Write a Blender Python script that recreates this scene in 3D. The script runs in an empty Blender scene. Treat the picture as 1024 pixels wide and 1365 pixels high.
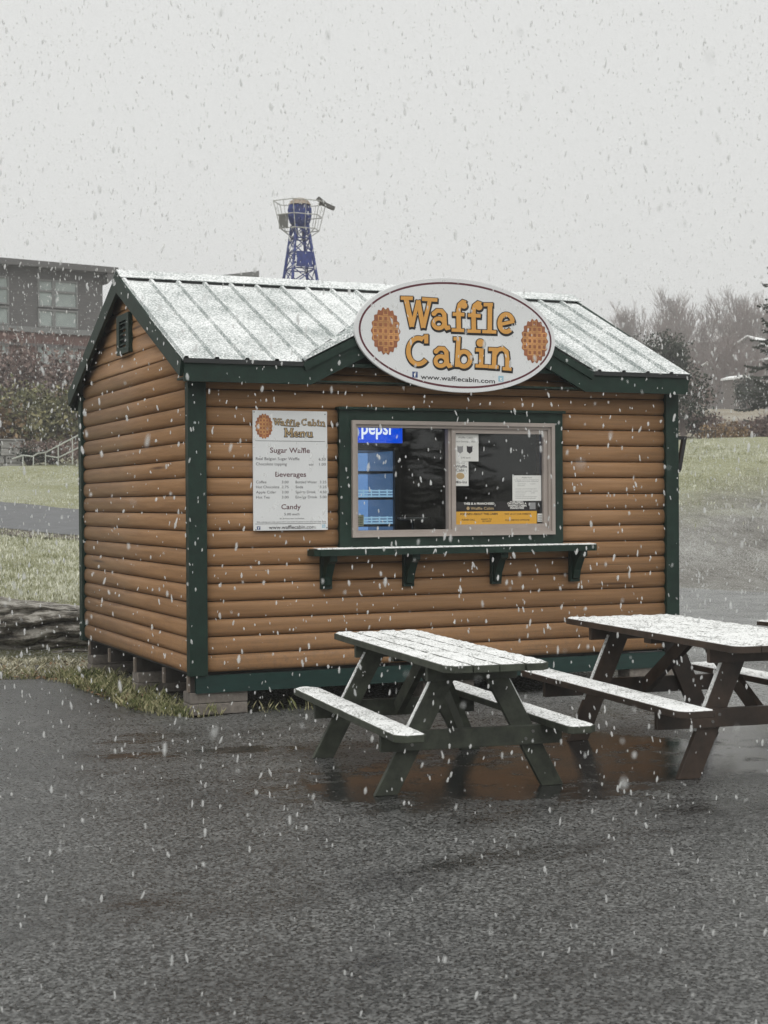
import bpy, bmesh, math, random
import numpy as np
from mathutils import Vector, Matrix, noise as mnoise

random.seed(7)
RNG = np.random.default_rng(11)
S = bpy.context.scene
COL = S.collection

# ------------------------------------------------------------------ camera
CAM = (-3.317, -11.217, 1.593)
cd = bpy.data.cameras.new("camera")
cam = bpy.data.objects.new("camera", cd)
COL.objects.link(cam)
cd.sensor_fit = 'HORIZONTAL'
cd.sensor_width = 36.0
cd.lens = 72.74
cd.clip_start = 0.05
cd.clip_end = 2000.0
cd.dof.use_dof = True
cd.dof.focus_distance = 11.5
cd.dof.aperture_fstop = 9.0
YAW, PITCH, ROLL = -0.4130, -0.0063, 0.0063
Mr = (Matrix.Rotation(YAW, 3, 'Z') @ Matrix.Rotation(PITCH, 3, 'X') @ Matrix.Rotation(ROLL, 3, 'Y'))
right, fwd, up = Mr.col[0], Mr.col[1], Mr.col[2]
rot = Matrix((right, up, -fwd)).transposed()
cam.matrix_world = Matrix.Translation(CAM) @ rot.to_4x4()
S.camera = cam

# ------------------------------------------------------------------ sky and sun (even overcast)
SUN_EL, SUN_AZ = math.radians(58), math.radians(200)
world = bpy.data.worlds.new("World")
S.world = world
world.use_nodes = True
wn, wl = world.node_tree.nodes, world.node_tree.links
bgn = wn["Background"]
sky = wn.new("ShaderNodeTexSky")
sky.sky_type = 'NISHITA'
sky.sun_disc = False
sky.sun_elevation = SUN_EL
sky.sun_rotation = SUN_AZ
sky.dust_density = 6.0
sky.air_density = 2.0
bw = wn.new("ShaderNodeRGBToBW")
wl.new(sky.outputs[0], bw.inputs[0])
mixw = wn.new("ShaderNodeMix")
mixw.data_type = 'RGBA'
mixw.inputs[0].default_value = 0.93          # the cloud deck hides nearly all of the clear sky
wl.new(bw.outputs[0], mixw.inputs[6])
mixw.inputs[7].default_value = (5.40, 5.45, 5.36, 1)
wl.new(mixw.outputs[2], bgn.inputs[0])
bgn.inputs[1].default_value = 0.1

sd = bpy.data.lights.new("sun", 'SUN')
sd.energy = 1.5
sd.angle = math.radians(80)
sd.color = (1.0, 0.985, 0.96)
sun = bpy.data.objects.new("sun", sd)
COL.objects.link(sun)
sun.rotation_euler = (math.radians(32), 0, math.radians(-20))

S.view_settings.view_transform = 'Standard'
S.view_settings.look = 'None'
S.view_settings.gamma = 1.0
S.view_settings.exposure = 0.60
S.view_settings.use_curve_mapping = False
S.render.engine = 'CYCLES'
S.cycles.max_bounces = 5
S.cycles.diffuse_bounces = 2
S.cycles.glossy_bounces = 3
S.cycles.transparent_max_bounces = 12
S.cycles.volume_bounces = 0
S.cycles.use_denoising = True
S.cycles.adaptive_threshold = 0.02

# ------------------------------------------------------------------ helpers
class MB:
    def __init__(s):
        s.v, s.f = [], []
    def add(s, vs, fs):
        o = len(s.v)
        s.v += [tuple(v) for v in vs]
        s.f += [tuple(i + o for i in f) for f in fs]
        return s
    def box(s, x0, x1, y0, y1, z0, z1):
        return s.add([(x0,y0,z0),(x1,y0,z0),(x1,y1,z0),(x0,y1,z0),(x0,y0,z1),(x1,y0,z1),(x1,y1,z1),(x0,y1,z1)],
                     [(0,3,2,1),(4,5,6,7),(0,1,5,4),(1,2,6,5),(2,3,7,6),(3,0,4,7)])
    def bar(s, a, b, w, h, upv=(0, 0, 1)):
        a, b = Vector(a), Vector(b)
        d = (b - a).normalized()
        sd_ = d.cross(Vector(upv))
        if sd_.length < 1e-4:
            sd_ = d.cross(Vector((1, 0, 0)))
        sd_.normalize()
        u = sd_.cross(d).normalized()
        vs = []
        for p in (a, b):
            for i, j in ((-1,-1),(1,-1),(1,1),(-1,1)):
                vs.append(p + sd_ * (i * w / 2) + u * (j * h / 2))
        return s.add(vs, [(0,1,2,3),(7,6,5,4),(0,4,5,1),(1,5,6,2),(2,6,7,3),(3,7,4,0)])
    def prism(s, poly, axis, a, b):
        """polygon in the two other axes, extruded along axis from a to b"""
        n = len(poly)
        def P(q, t):
            return {'x': (t, q[0], q[1]), 'y': (q[0], t, q[1]), 'z': (q[0], q[1], t)}[axis]
        vs = [P(q, a) for q in poly] + [P(q, b) for q in poly]
        fs = [tuple(range(n)), tuple(range(2 * n - 1, n - 1, -1))]
        fs += [(i, i + n, (i + 1) % n + n, (i + 1) % n) for i in range(n)]
        return s.add(vs, fs)
    def tube(s, pts, r, n=8):
        pts = [Vector(p) for p in pts]
        rs = r if isinstance(r, (list, tuple)) else [r] * len(pts)
        rings = []
        for k, p in enumerate(pts):
            d = (pts[min(k + 1, len(pts) - 1)] - pts[max(k - 1, 0)]).normalized()
            a = d.cross(Vector((0.13, 0.21, 1)))
            if a.length < 1e-3:
                a = d.cross(Vector((1, 0, 0)))
            a.normalize()
            b = d.cross(a)
            rings.append([p + (a * math.cos(2*math.pi*i/n) + b * math.sin(2*math.pi*i/n)) * rs[k] for i in range(n)])
        vs = [v for ring in rings for v in ring]
        fs = []
        for k in range(len(pts) - 1):
            for i in range(n):
                j = (i + 1) % n
                fs.append((k*n+i, k*n+j, (k+1)*n+j, (k+1)*n+i))
        fs += [tuple(range(n - 1, -1, -1)), tuple((len(pts)-1)*n + i for i in range(n))]
        return s.add(vs, fs)
    def mesh(s, name):
        me = bpy.data.meshes.new(name)
        me.from_pydata(s.v, [], s.f)
        bm = bmesh.new()
        bm.from_mesh(me)
        bmesh.ops.recalc_face_normals(bm, faces=bm.faces)
        bm.to_mesh(me)
        bm.free()
        return me
    def build(s, name, mat, parent=None, loc=None, smooth=False, bevel=0):
        me = s.mesh(name)
        me.materials.append(mat)
        if smooth:
            for p in me.polygons:
                p.use_smooth = True
        o = bpy.data.objects.new(name, me)
        COL.objects.link(o)
        if parent:
            o.parent = parent
        if loc is not None:
            o.location = loc
        if bevel:
            m = o.modifiers.new("bevel", 'BEVEL')
            m.width = bevel
            m.segments = 2
            m.limit_method = 'ANGLE'
        return o

def tri_mesh(name, V, T, mat, parent=None, smooth=False):
    V = np.asarray(V, dtype=np.float32)
    T = np.asarray(T, dtype=np.int32)
    k = T.shape[1]
    me = bpy.data.meshes.new(name)
    me.vertices.add(len(V))
    me.vertices.foreach_set("co", V.ravel())
    me.loops.add(T.size)
    me.loops.foreach_set("vertex_index", T.ravel())
    me.polygons.add(len(T))
    me.polygons.foreach_set("loop_start", np.arange(0, T.size, k, dtype=np.int32))
    me.polygons.foreach_set("loop_total", np.full(len(T), k, dtype=np.int32))
    if smooth:
        me.polygons.foreach_set("use_smooth", np.ones(len(T), dtype=bool))
    me.update(calc_edges=True)
    me.validate()
    me.materials.append(mat)
    o = bpy.data.objects.new(name, me)
    COL.objects.link(o)
    if parent:
        o.parent = parent
    return o

def tag(o, label=None, cat=None, group=None, kind=None):
    if label: o["label"] = label
    if cat: o["category"] = cat
    if group: o["group"] = group
    if kind: o["kind"] = kind
    return o

def empty(name, loc=(0, 0, 0), rz=0.0):
    o = bpy.data.objects.new(name, None)
    COL.objects.link(o)
    o.location = loc
    o.rotation_euler = (0, 0, rz)
    o.empty_display_size = 0.2
    return o

def copy_tree(o, parent=None):
    c = o.copy()
    COL.objects.link(c)
    if parent:
        c.parent = parent
    for ch in o.children:
        copy_tree(ch, c)
    return c

# ------------------------------------------------------------------ materials
def new_mat(name):
    m = bpy.data.materials.new(name)
    m.use_nodes = True
    return m, m.node_tree.nodes, m.node_tree.links, m.node_tree.nodes["Principled BSDF"]

def N(ns, t, **kw):
    n = ns.new(t)
    for k, v in kw.items():
        setattr(n, k, v)
    return n

def coords(ns, ls, scale=(1, 1, 1)):
    tc = ns.new("ShaderNodeTexCoord")
    mp = ns.new("ShaderNodeMapping")
    mp.inputs["Scale"].default_value = scale
    ls.new(tc.outputs["Object"], mp.inputs[0])
    return mp.outputs[0]

def noise(ns, ls, vec, scale, detail=4, rough=0.6):
    n = ns.new("ShaderNodeTexNoise")
    n.inputs["Scale"].default_value = scale
    n.inputs["Detail"].default_value = detail
    n.inputs["Roughness"].default_value = rough
    ls.new(vec, n.inputs["Vector"])
    return n.outputs["Fac"]

def ramp(ns, ls, fac, stops):
    r = ns.new("ShaderNodeValToRGB")
    e = r.color_ramp.elements
    while len(e) < len(stops):
        e.new(0.5)
    for el, (p, c) in zip(e, stops):
        el.position = p
        el.color = (*c, 1) if len(c) == 3 else c
    ls.new(fac, r.inputs[0])
    return r.outputs[0]

def mixc(ns, ls, fac, a, b, mode='MIX'):
    m = ns.new("ShaderNodeMix")
    m.data_type = 'RGBA'
    m.blend_type = mode
    for i, x in ((0, fac), (6, a), (7, b)):
        if hasattr(x, "is_linked"):
            ls.new(x, m.inputs[i])
        elif i == 0:
            m.inputs[0].default_value = x
        else:
            m.inputs[i].default_value = (*x, 1)
    return m.outputs[2]

def math_(ns, ls, op, a, b=None, c=None, clamp=False):
    m = ns.new("ShaderNodeMath")
    m.operation = op
    m.use_clamp = clamp
    for i, x in enumerate((a, b, c)):
        if x is None: continue
        if hasattr(x, "is_linked"): ls.new(x, m.inputs[i])
        else: m.inputs[i].default_value = x
    return m.outputs[0]

def bump(ns, ls, h, bsdf, strength=0.3, dist=0.01):
    b = ns.new("ShaderNodeBump")
    b.inputs["Strength"].default_value = strength
    b.inputs["Distance"].default_value = dist
    ls.new(h, b.inputs["Height"])
    ls.new(b.outputs[0], bsdf.inputs["Normal"])
    return b

def simple(name, col, rough=0.6, var=0.15, scale=6.0, stretch=(1, 1, 1), bmp=0.15, bdist=0.004, rnd=0.0, metallic=0.0, spec=0.5):
    """plain paint / wood / metal with uneven tone, fine relief and optional per-object tone"""
    m, ns, ls, b = new_mat(name)
    v = coords(ns, ls, stretch)
    f = noise(ns, ls, v, scale, 5, 0.65)
    lo = tuple(c * (1 - var) for c in col)
    hi = tuple(min(1, c * (1 + var)) for c in col)
    c = ramp(ns, ls, f, [(0.3, lo), (0.7, hi)])
    if rnd:
        oi = ns.new("ShaderNodeObjectInfo")
        k = math_(ns, ls, 'MULTIPLY_ADD', oi.outputs["Random"], 2 * rnd, 1 - rnd)
        hsv = ns.new("ShaderNodeHueSaturation")
        ls.new(k, hsv.inputs["Value"])
        ls.new(c, hsv.inputs["Color"])
        c = hsv.outputs[0]
    ls.new(c, b.inputs["Base Color"])
    b.inputs["Roughness"].default_value = rough
    b.inputs["Metallic"].default_value = metallic
    b.inputs["Specular IOR Level"].default_value = spec
    if bmp:
        f2 = noise(ns, ls, v, scale * 4, 4, 0.7)
        bump(ns, ls, f2, b, bmp, bdist)
    return m

def flat(name, col, rough=0.5):
    m, ns, ls, b = new_mat(name)
    b.inputs["Base Color"].default_value = (*col, 1)
    b.inputs["Roughness"].default_value = rough
    return m

def emit(name, col, strength):
    m, ns, ls, b = new_mat(name)
    b.inputs["Base Color"].default_value = (*[c * 0.3 for c in col], 1)
    b.inputs["Emission Color"].default_value = (*col, 1)
    b.inputs["Emission Strength"].default_value = strength
    return m

def speckled(name, dark, light, lo, hi, scale=120.0, big=3.0, rough=0.8, bmp=0.5, bdist=0.006, slope=False):
    """snow dusted surface: flecks of the thing below show through a thin uneven cover"""
    m, ns, ls, b = new_mat(name)
    v = coords(ns, ls)
    f1 = noise(ns, ls, v, scale, 3, 0.7)
    f2 = noise(ns, ls, v, big, 4, 0.6)
    f = math_(ns, ls, 'MULTIPLY_ADD', f2, 0.45, f1)
    f = math_(ns, ls, 'SUBTRACT', f, 0.225)
    if slope:
        g = ns.new("ShaderNodeNewGeometry")
        sp = ns.new("ShaderNodeSeparateXYZ")
        ls.new(g.outputs["True Normal"], sp.inputs[0])
        k = math_(ns, ls, 'SUBTRACT', 0.86, math_(ns, ls, 'ABSOLUTE', sp.outputs[2]), clamp=True)
        f = math_(ns, ls, 'MULTIPLY_ADD', k, -0.17, f)
    mr = ns.new("ShaderNodeMapRange")
    mr.inputs["From Min"].default_value = lo
    mr.inputs["From Max"].default_value = hi
    ls.new(f, mr.inputs["Value"])
    c = mixc(ns, ls, mr.outputs[0], dark, light)
    ls.new(c, b.inputs["Base Color"])
    b.inputs["Roughness"].default_value = rough
    b.inputs["Specular IOR Level"].default_value = 0.25
    bump(ns, ls, f1, b, bmp, bdist)
    return m

def wood_log(name, axis):
    m, ns, ls, b = new_mat(name)
    st = (0.7, 14, 14) if axis == 'x' else (14, 0.7, 14)
    v = coords(ns, ls, st)
    oi = ns.new("ShaderNodeObjectInfo")
    va = ns.new("ShaderNodeVectorMath"); va.operation = 'ADD'
    cb = ns.new("ShaderNodeCombineXYZ")
    for i in range(3):
        ls.new(math_(ns, ls, 'MULTIPLY', oi.outputs["Random"], 37.0 + i * 11), cb.inputs[i])
    ls.new(v, va.inputs[0]); ls.new(cb.outputs[0], va.inputs[1])
    f = noise(ns, ls, va.outputs[0], 2.2, 6, 0.65)
    v2 = coords(ns, ls, (1, 1, 1))
    big = noise(ns, ls, v2, 1.3, 3, 0.5)
    c = ramp(ns, ls, f, [(0.25, (0.212, 0.114, 0.052)), (0.5, (0.290, 0.160, 0.075)), (0.75, (0.352, 0.202, 0.099))])
    k = math_(ns, ls, 'MULTIPLY_ADD', oi.outputs["Random"], 0.16, 0.90)
    k = math_(ns, ls, 'MULTIPLY_ADD', big, 0.10, k)
    hsv = ns.new("ShaderNodeHueSaturation")
    ls.new(math_(ns, ls, 'SUBTRACT', k, 0.05), hsv.inputs["Value"])
    ls.new(c, hsv.inputs["Color"])
    # a few dark knots
    vo = ns.new("ShaderNodeTexVoronoi"); vo.inputs["Scale"].default_value = 0.55
    ls.new(va.outputs[0], vo.inputs["Vector"])
    kn = ns.new("ShaderNodeMapRange"); kn.inputs["From Min"].default_value = 0.03; kn.inputs["From Max"].default_value = 0.12
    ls.new(vo.outputs["Distance"], kn.inputs["Value"])
    c2 = mixc(ns, ls, kn.outputs[0], (0.10, 0.05, 0.025), hsv.outputs[0])
    # fine drying checks along the grain, and rain splash low on the wall
    vch = coords(ns, ls, (0.5, 60, 60) if axis == 'x' else (60, 0.5, 60))
    va2 = ns.new("ShaderNodeVectorMath"); va2.operation = 'ADD'
    ls.new(vch, va2.inputs[0]); ls.new(cb.outputs[0], va2.inputs[1])
    fch = noise(ns, ls, va2.outputs[0], 1.1, 2, 0.5)
    ck = ns.new("ShaderNodeMapRange"); ck.inputs["From Min"].default_value = 0.70; ck.inputs["From Max"].default_value = 0.76
    ls.new(fch, ck.inputs["Value"])
    c2 = mixc(ns, ls, math_(ns, ls, 'MULTIPLY', ck.outputs[0], 0.65), c2, (0.07, 0.035, 0.018))
    spz = ns.new("ShaderNodeSeparateXYZ"); ls.new(v2, spz.inputs[0])
    spl = ns.new("ShaderNodeMapRange"); spl.inputs["From Min"].default_value = 0.78; spl.inputs["From Max"].default_value = 0.30
    ls.new(spz.outputs[2], spl.inputs["Value"])
    fsp = noise(ns, ls, v2, 22.0, 4, 0.8)
    fs_ = ns.new("ShaderNodeMapRange"); fs_.inputs["From Min"].default_value = 0.46; fs_.inputs["From Max"].default_value = 0.70
    ls.new(fsp, fs_.inputs["Value"])
    c2 = mixc(ns, ls, math_(ns, ls, 'MULTIPLY', math_(ns, ls, 'MULTIPLY', spl.outputs[0], fs_.outputs[0]), 0.55), c2, (0.12, 0.09, 0.065))
    ls.new(c2, b.inputs["Base Color"])
    b.inputs["Roughness"].default_value = 0.55
    b.inputs["Specular IOR Level"].default_value = 0.3
    bump(ns, ls, f, b, 0.25, 0.003)
    return m

M = {}
M['log_x'] = wood_log("stained_log_front", 'x')
M['log_y'] = wood_log("stained_log_side", 'y')
M['green'] = simple("dark_green_paint", (0.0075, 0.023, 0.0155), 0.55, 0.3, 9, (1, 1, 1), 0.2, 0.003, spec=0.3)
M['skirt'] = simple("deep_green_skirt_paint", (0.004, 0.026, 0.021), 0.45, 0.25, 8, (1, 1, 4), 0.2, 0.003)
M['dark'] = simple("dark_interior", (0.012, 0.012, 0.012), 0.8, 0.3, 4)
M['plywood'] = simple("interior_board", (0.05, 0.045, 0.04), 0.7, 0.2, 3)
M['joist_dark'] = simple("shaded_joist_wood", (0.035, 0.03, 0.025), 0.9, 0.3, 10)  # underfloor shade put into the joist colour; only the ends stay lighter
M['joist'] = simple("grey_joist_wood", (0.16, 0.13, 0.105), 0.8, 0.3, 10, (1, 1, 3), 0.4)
M['block'] = simple("concrete_block", (0.17, 0.15, 0.13), 0.9, 0.3, 25, (1, 1, 1), 0.6, 0.006, 0.15)
M['taupe'] = simple("taupe_window_vinyl", (0.33, 0.285, 0.255), 0.4, 0.07, 6, (1, 1, 1), 0.05)
M['roof'] = speckled("snowy_metal_roof", (0.24, 0.27, 0.262), (0.76, 0.775, 0.77), 0.355, 0.60, 60.0, 2.5, 0.75, 0.5, 0.006, True)
M['snow'] = speckled("thin_snow", (0.20, 0.205, 0.19), (0.80, 0.81, 0.80), 0.34, 0.50, 70.0, 5.0, 0.85, 0.9, 0.008)
M['drip'] = flat("black_drip_edge", (0.012, 0.014, 0.014), 0.5)
M['sign'] = simple("white_sign_panel", (0.66, 0.67, 0.67), 0.35, 0.03, 2, bmp=0)
M['sign_edge'] = flat("sign_rim", (0.62, 0.62, 0.62), 0.5)
M['maroon'] = flat("maroon_print", (0.09, 0.012, 0.022), 0.5)
M['gold'] = simple("gold_letter", (0.60, 0.30, 0.065), 0.45, 0.06, 8, bmp=0)
M['black'] = flat("black_print", (0.012, 0.010, 0.010), 0.5)
M['menu_ink'] = flat("menu_ink", (0.03, 0.027, 0.03), 0.6)
M['menu_head'] = flat("menu_heading_ink", (0.085, 0.02, 0.028), 0.6)
M['waffle'] = simple("waffle_print", (0.27, 0.095, 0.04), 0.5, 0.3, 9, bmp=0)
M['waffle_hi'] = simple("waffle_grid_print", (0.50, 0.25, 0.09), 0.5, 0.5, 5, bmp=0)
M['blue_icon'] = flat("blue_icon", (0.03, 0.06, 0.18), 0.5)
M['pale_icon'] = flat("pale_blue_icon", (0.30, 0.48, 0.58), 0.5)
M['paper'] = flat("white_paper", (0.66, 0.66, 0.63), 0.8)
M['grey_ink'] = flat("grey_ink", (0.12, 0.12, 0.12), 0.8)
M['amber'] = flat("amber_print", (0.62, 0.33, 0.035), 0.6)
M['white_ink'] = flat("white_ink", (0.75, 0.74, 0.70), 0.6)
M['tan_ink'] = flat("tan_ink", (0.42, 0.30, 0.15), 0.6)
M['green_tbl'] = simple("worn_olive_paint", (0.034, 0.040, 0.027), 0.6, 0.6, 11, (1, 1, 1), 0.35, 0.004, 0.12)
M['brown_tbl'] = simple("dark_wet_brown_wood", (0.040, 0.026, 0.018), 0.45, 0.5, 7, (1, 1, 1), 0.4, 0.004, 0.2)
M['galv_bolt'] = flat("dull_zinc", (0.13, 0.13, 0.125), 0.45)
M['steel'] = flat("black_steel", (0.012, 0.012, 0.013), 0.45)
M['cooler'] = flat("cooler_black", (0.015, 0.015, 0.017), 0.4)
M['screw'] = flat("screw_head", (0.05, 0.05, 0.05), 0.4)
M['grey_plastic'] = flat("grey_plastic", (0.25, 0.25, 0.25), 0.5)

def glass_mat():
    m, ns, ls, b = new_mat("window_glass")
    ns.remove(b)
    out = ns["Material Output"]
    tr = ns.new("ShaderNodeBsdfTransparent"); tr.inputs[0].default_value = (0.90, 0.92, 0.91, 1)
    gl = ns.new("ShaderNodeBsdfGlossy"); gl.inputs["Roughness"].default_value = 0.02
    fr = ns.new("ShaderNodeFresnel"); fr.inputs[0].default_value = 1.5
    mx = ns.new("ShaderNodeMixShader")
    ls.new(fr.outputs[0], mx.inputs[0]); ls.new(tr.outputs[0], mx.inputs[1]); ls.new(gl.outputs[0], mx.inputs[2])
    ls.new(mx.outputs[0], out.inputs[0])
    return m
M['glass'] = glass_mat()

# ------------------------------------------------------------------ the site: survey axes (v to the right, u away from the lot)
FR, FF = (0.9160, -0.4010), (0.4010, 0.9160)
def site(v, u):
    return (CAM[0] + FR[0]*v + FF[0]*u, CAM[1] + FR[1]*v + FF[1]*u)

def smooth(a, b, x):
    t = np.clip((x - a) / (b - a), 0, 1)
    return t * t * (3 - 2 * t)

def hill(v, u):
    zl = np.interp(u, [0, 16.0, 16.6, 17.2, 30, 38, 56, 66, 90, 160, 400], [0, 0, 0.28, 0.52, 0.98, 1.50, 3.15, 4.2, 5.0, 7, 9])
    zr = np.interp(u, [0, 28, 30.5, 38, 50, 58, 68, 82, 110, 160, 230, 320], [0, 0, 0.25, 1.45, 3.55, 3.45, 4.7, 6.3, 8.0, 10.6, 15.2, 22])
    t = smooth(-3.0, 4.0, v)
    z = zl * (1 - t) + zr * t
    z = np.where(u < 20, np.where(v < -2.2 - (u - 12) * 0.06, zl, zl * (1 - smooth(-2.9, -2.2, v))), z)
    z = z + np.interp(u, [-110, -90, -34, -26, 0], [4.5, 4.0, 0.6, 0, 0])
    return z - 0.015

def hz(v, u):
    return float(hill(np.array([v], float), np.array([u], float))[0])

def ground_mat():
    m, ns, ls, b = new_mat("lawn_and_field")
    v = coords(ns, ls)
    f1 = noise(ns, ls, v, 9.0, 5, 0.75)
    f2 = noise(ns, ls, v, 0.35, 4, 0.6)
    f3 = noise(ns, ls, v, 45.0, 3, 0.8)
    grass = ramp(ns, ls, f1, [(0.30, (0.13, 0.14, 0.06)), (0.5, (0.26, 0.265, 0.13)), (0.7, (0.42, 0.40, 0.24))])
    tan = ramp(ns, ls, f1, [(0.3, (0.15, 0.12, 0.08)), (0.7, (0.34, 0.29, 0.20))])
    # survey distance decides lawn, bare wheel-churned bank and dry field
    mp = ns.new("ShaderNodeMapping"); mp.vector_type = 'TEXTURE'
    mp.inputs["Location"].default_value = (CAM[0], CAM[1], 0)
    mp.inputs["Rotation"].default_value = (0, 0, math.atan2(FR[1], FR[0]))
    tc = ns.new("ShaderNodeTexCoord"); ls.new(tc.outputs["Object"], mp.inputs[0])
    sp = ns.new("ShaderNodeSeparateXYZ"); ls.new(mp.outputs[0], sp.inputs[0])
    U, V = sp.outputs[1], sp.outputs[0]
    uu = math_(ns, ls, 'MULTIPLY_ADD', f2, 9.0, U)
    far = ns.new("ShaderNodeMapRange"); far.inputs["From Min"].default_value = 58; far.inputs["From Max"].default_value = 66
    ls.new(uu, far.inputs["Value"])
    c = mixc(ns, ls, far.outputs[0], grass, tan)
    # gravelly bank beside the lot on the right
    vv = math_(ns, ls, 'MULTIPLY_ADD', V, 0.9, -9.0)
    u2 = math_(ns, ls, 'SUBTRACT', uu, vv)
    bank = ns.new("ShaderNodeMapRange"); bank.inputs["From Min"].default_value = 47.5; bank.inputs["From Max"].default_value = 42.5
    ls.new(u2, bank.inputs["Value"])
    side = ns.new("ShaderNodeMapRange"); side.inputs["From Min"].default_value = 1; side.inputs["From Max"].default_value = 3
    ls.new(V, side.inputs["Value"])
    bk = math_(ns, ls, 'MULTIPLY', bank.outputs[0], side.outputs[0])
    v5 = coords(ns, ls, (1.2, 0.35, 1))
    fb = noise(ns, ls, v5, 2.6, 8, 0.85)
    gravel = ramp(ns, ls, fb, [(0.33, (0.05, 0.045, 0.038)), (0.47, (0.15, 0.14, 0.122)), (0.60, (0.24, 0.23, 0.21)), (0.70, (0.50, 0.50, 0.48))])
    c = mixc(ns, ls, bk, c, gravel)
    # dark soil near and under the cabin
    soil = ns.new("ShaderNodeMapRange"); soil.inputs["From Min"].default_value = 4.2; soil.inputs["From Max"].default_value = 3.6
    ls.new(math_(ns, ls, 'ABSOLUTE', math_(ns, ls, 'SUBTRACT', U, 12.0)), soil.inputs["Value"])
    soilc = ramp(ns, ls, f1, [(0.3, (0.028, 0.024, 0.017)), (0.7, (0.085, 0.075, 0.048))])
    c = mixc(ns, ls, soil.outputs[0], c, soilc)
    # flecks of settled snow
    fl = math_(ns, ls, 'MULTIPLY_ADD', f2, 0.25, f3)
    sn = ns.new("ShaderNodeMapRange"); sn.inputs["From Min"].default_value = 0.60; sn.inputs["From Max"].default_value = 0.80
    ls.new(fl, sn.inputs["Value"])
    c = mixc(ns, ls, math_(ns, ls, 'MULTIPLY', sn.outputs[0], 0.8), c, (0.72, 0.73, 0.70))
    ls.new(c, b.inputs["Base Color"])
    b.inputs["Roughness"].default_value = 0.95
    b.inputs["Specular IOR Level"].default_value = 0.1
    bump(ns, ls, math_(ns, ls, 'ADD', f1, fb), b, 1.0, 0.08)
    return m
M['ground'] = ground_mat()

us = np.concatenate([np.arange(-110, 12, 4.0), np.arange(12, 20, 0.25), np.arange(20, 28, 0.8), np.arange(28, 42, 0.25), np.arange(42, 70, 0.8), np.arange(70, 240, 4), np.arange(240, 321, 20)])
vs_ = np.concatenate([np.arange(-150, -30, 10.0), np.arange(-30, 32, 0.6), np.arange(32, 171, 10.0)])
UU, VV = np.meshgrid(us, vs_, indexing='ij')
ZZ = hill(VV, UU)
bumpn = (np.sin(UU*0.9+VV*0.6)+np.sin(VV*1.3-UU*0.4)+np.sin(UU*2.3+VV*1.9)*0.5)*0.02
ZZ = ZZ + np.where(UU > 18, bumpn * np.clip((UU-29)/8, 0.3, 3), 0)
rut = (np.sin(UU*2.1 + 0.5*np.sin(VV*0.8)) * 0.05 + np.sin(UU*3.7 + VV*0.9) * 0.03 + RNG.normal(0, 0.035, UU.shape))
ZZ = ZZ + rut * np.clip((UU-28.6)/1.5, 0, 1) * np.clip((42-UU)/4, 0, 1) * np.clip((VV-2)/2, 0, 1)
XX = CAM[0] + FR[0]*VV + FF[0]*UU
YY = CAM[1] + FR[1]*VV + FF[1]*UU
nu, nv = UU.shape
idx = np.arange(nu*nv).reshape(nu, nv)
quads = np.stack([idx[:-1,:-1], idx[:-1,1:], idx[1:,1:], idx[1:,:-1]], -1).reshape(-1, 4)
g = tri_mesh("ground", np.stack([XX, YY, ZZ], -1).reshape(-1, 3), quads, M['ground'], smooth=True)
tag(g, kind="structure")

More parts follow.
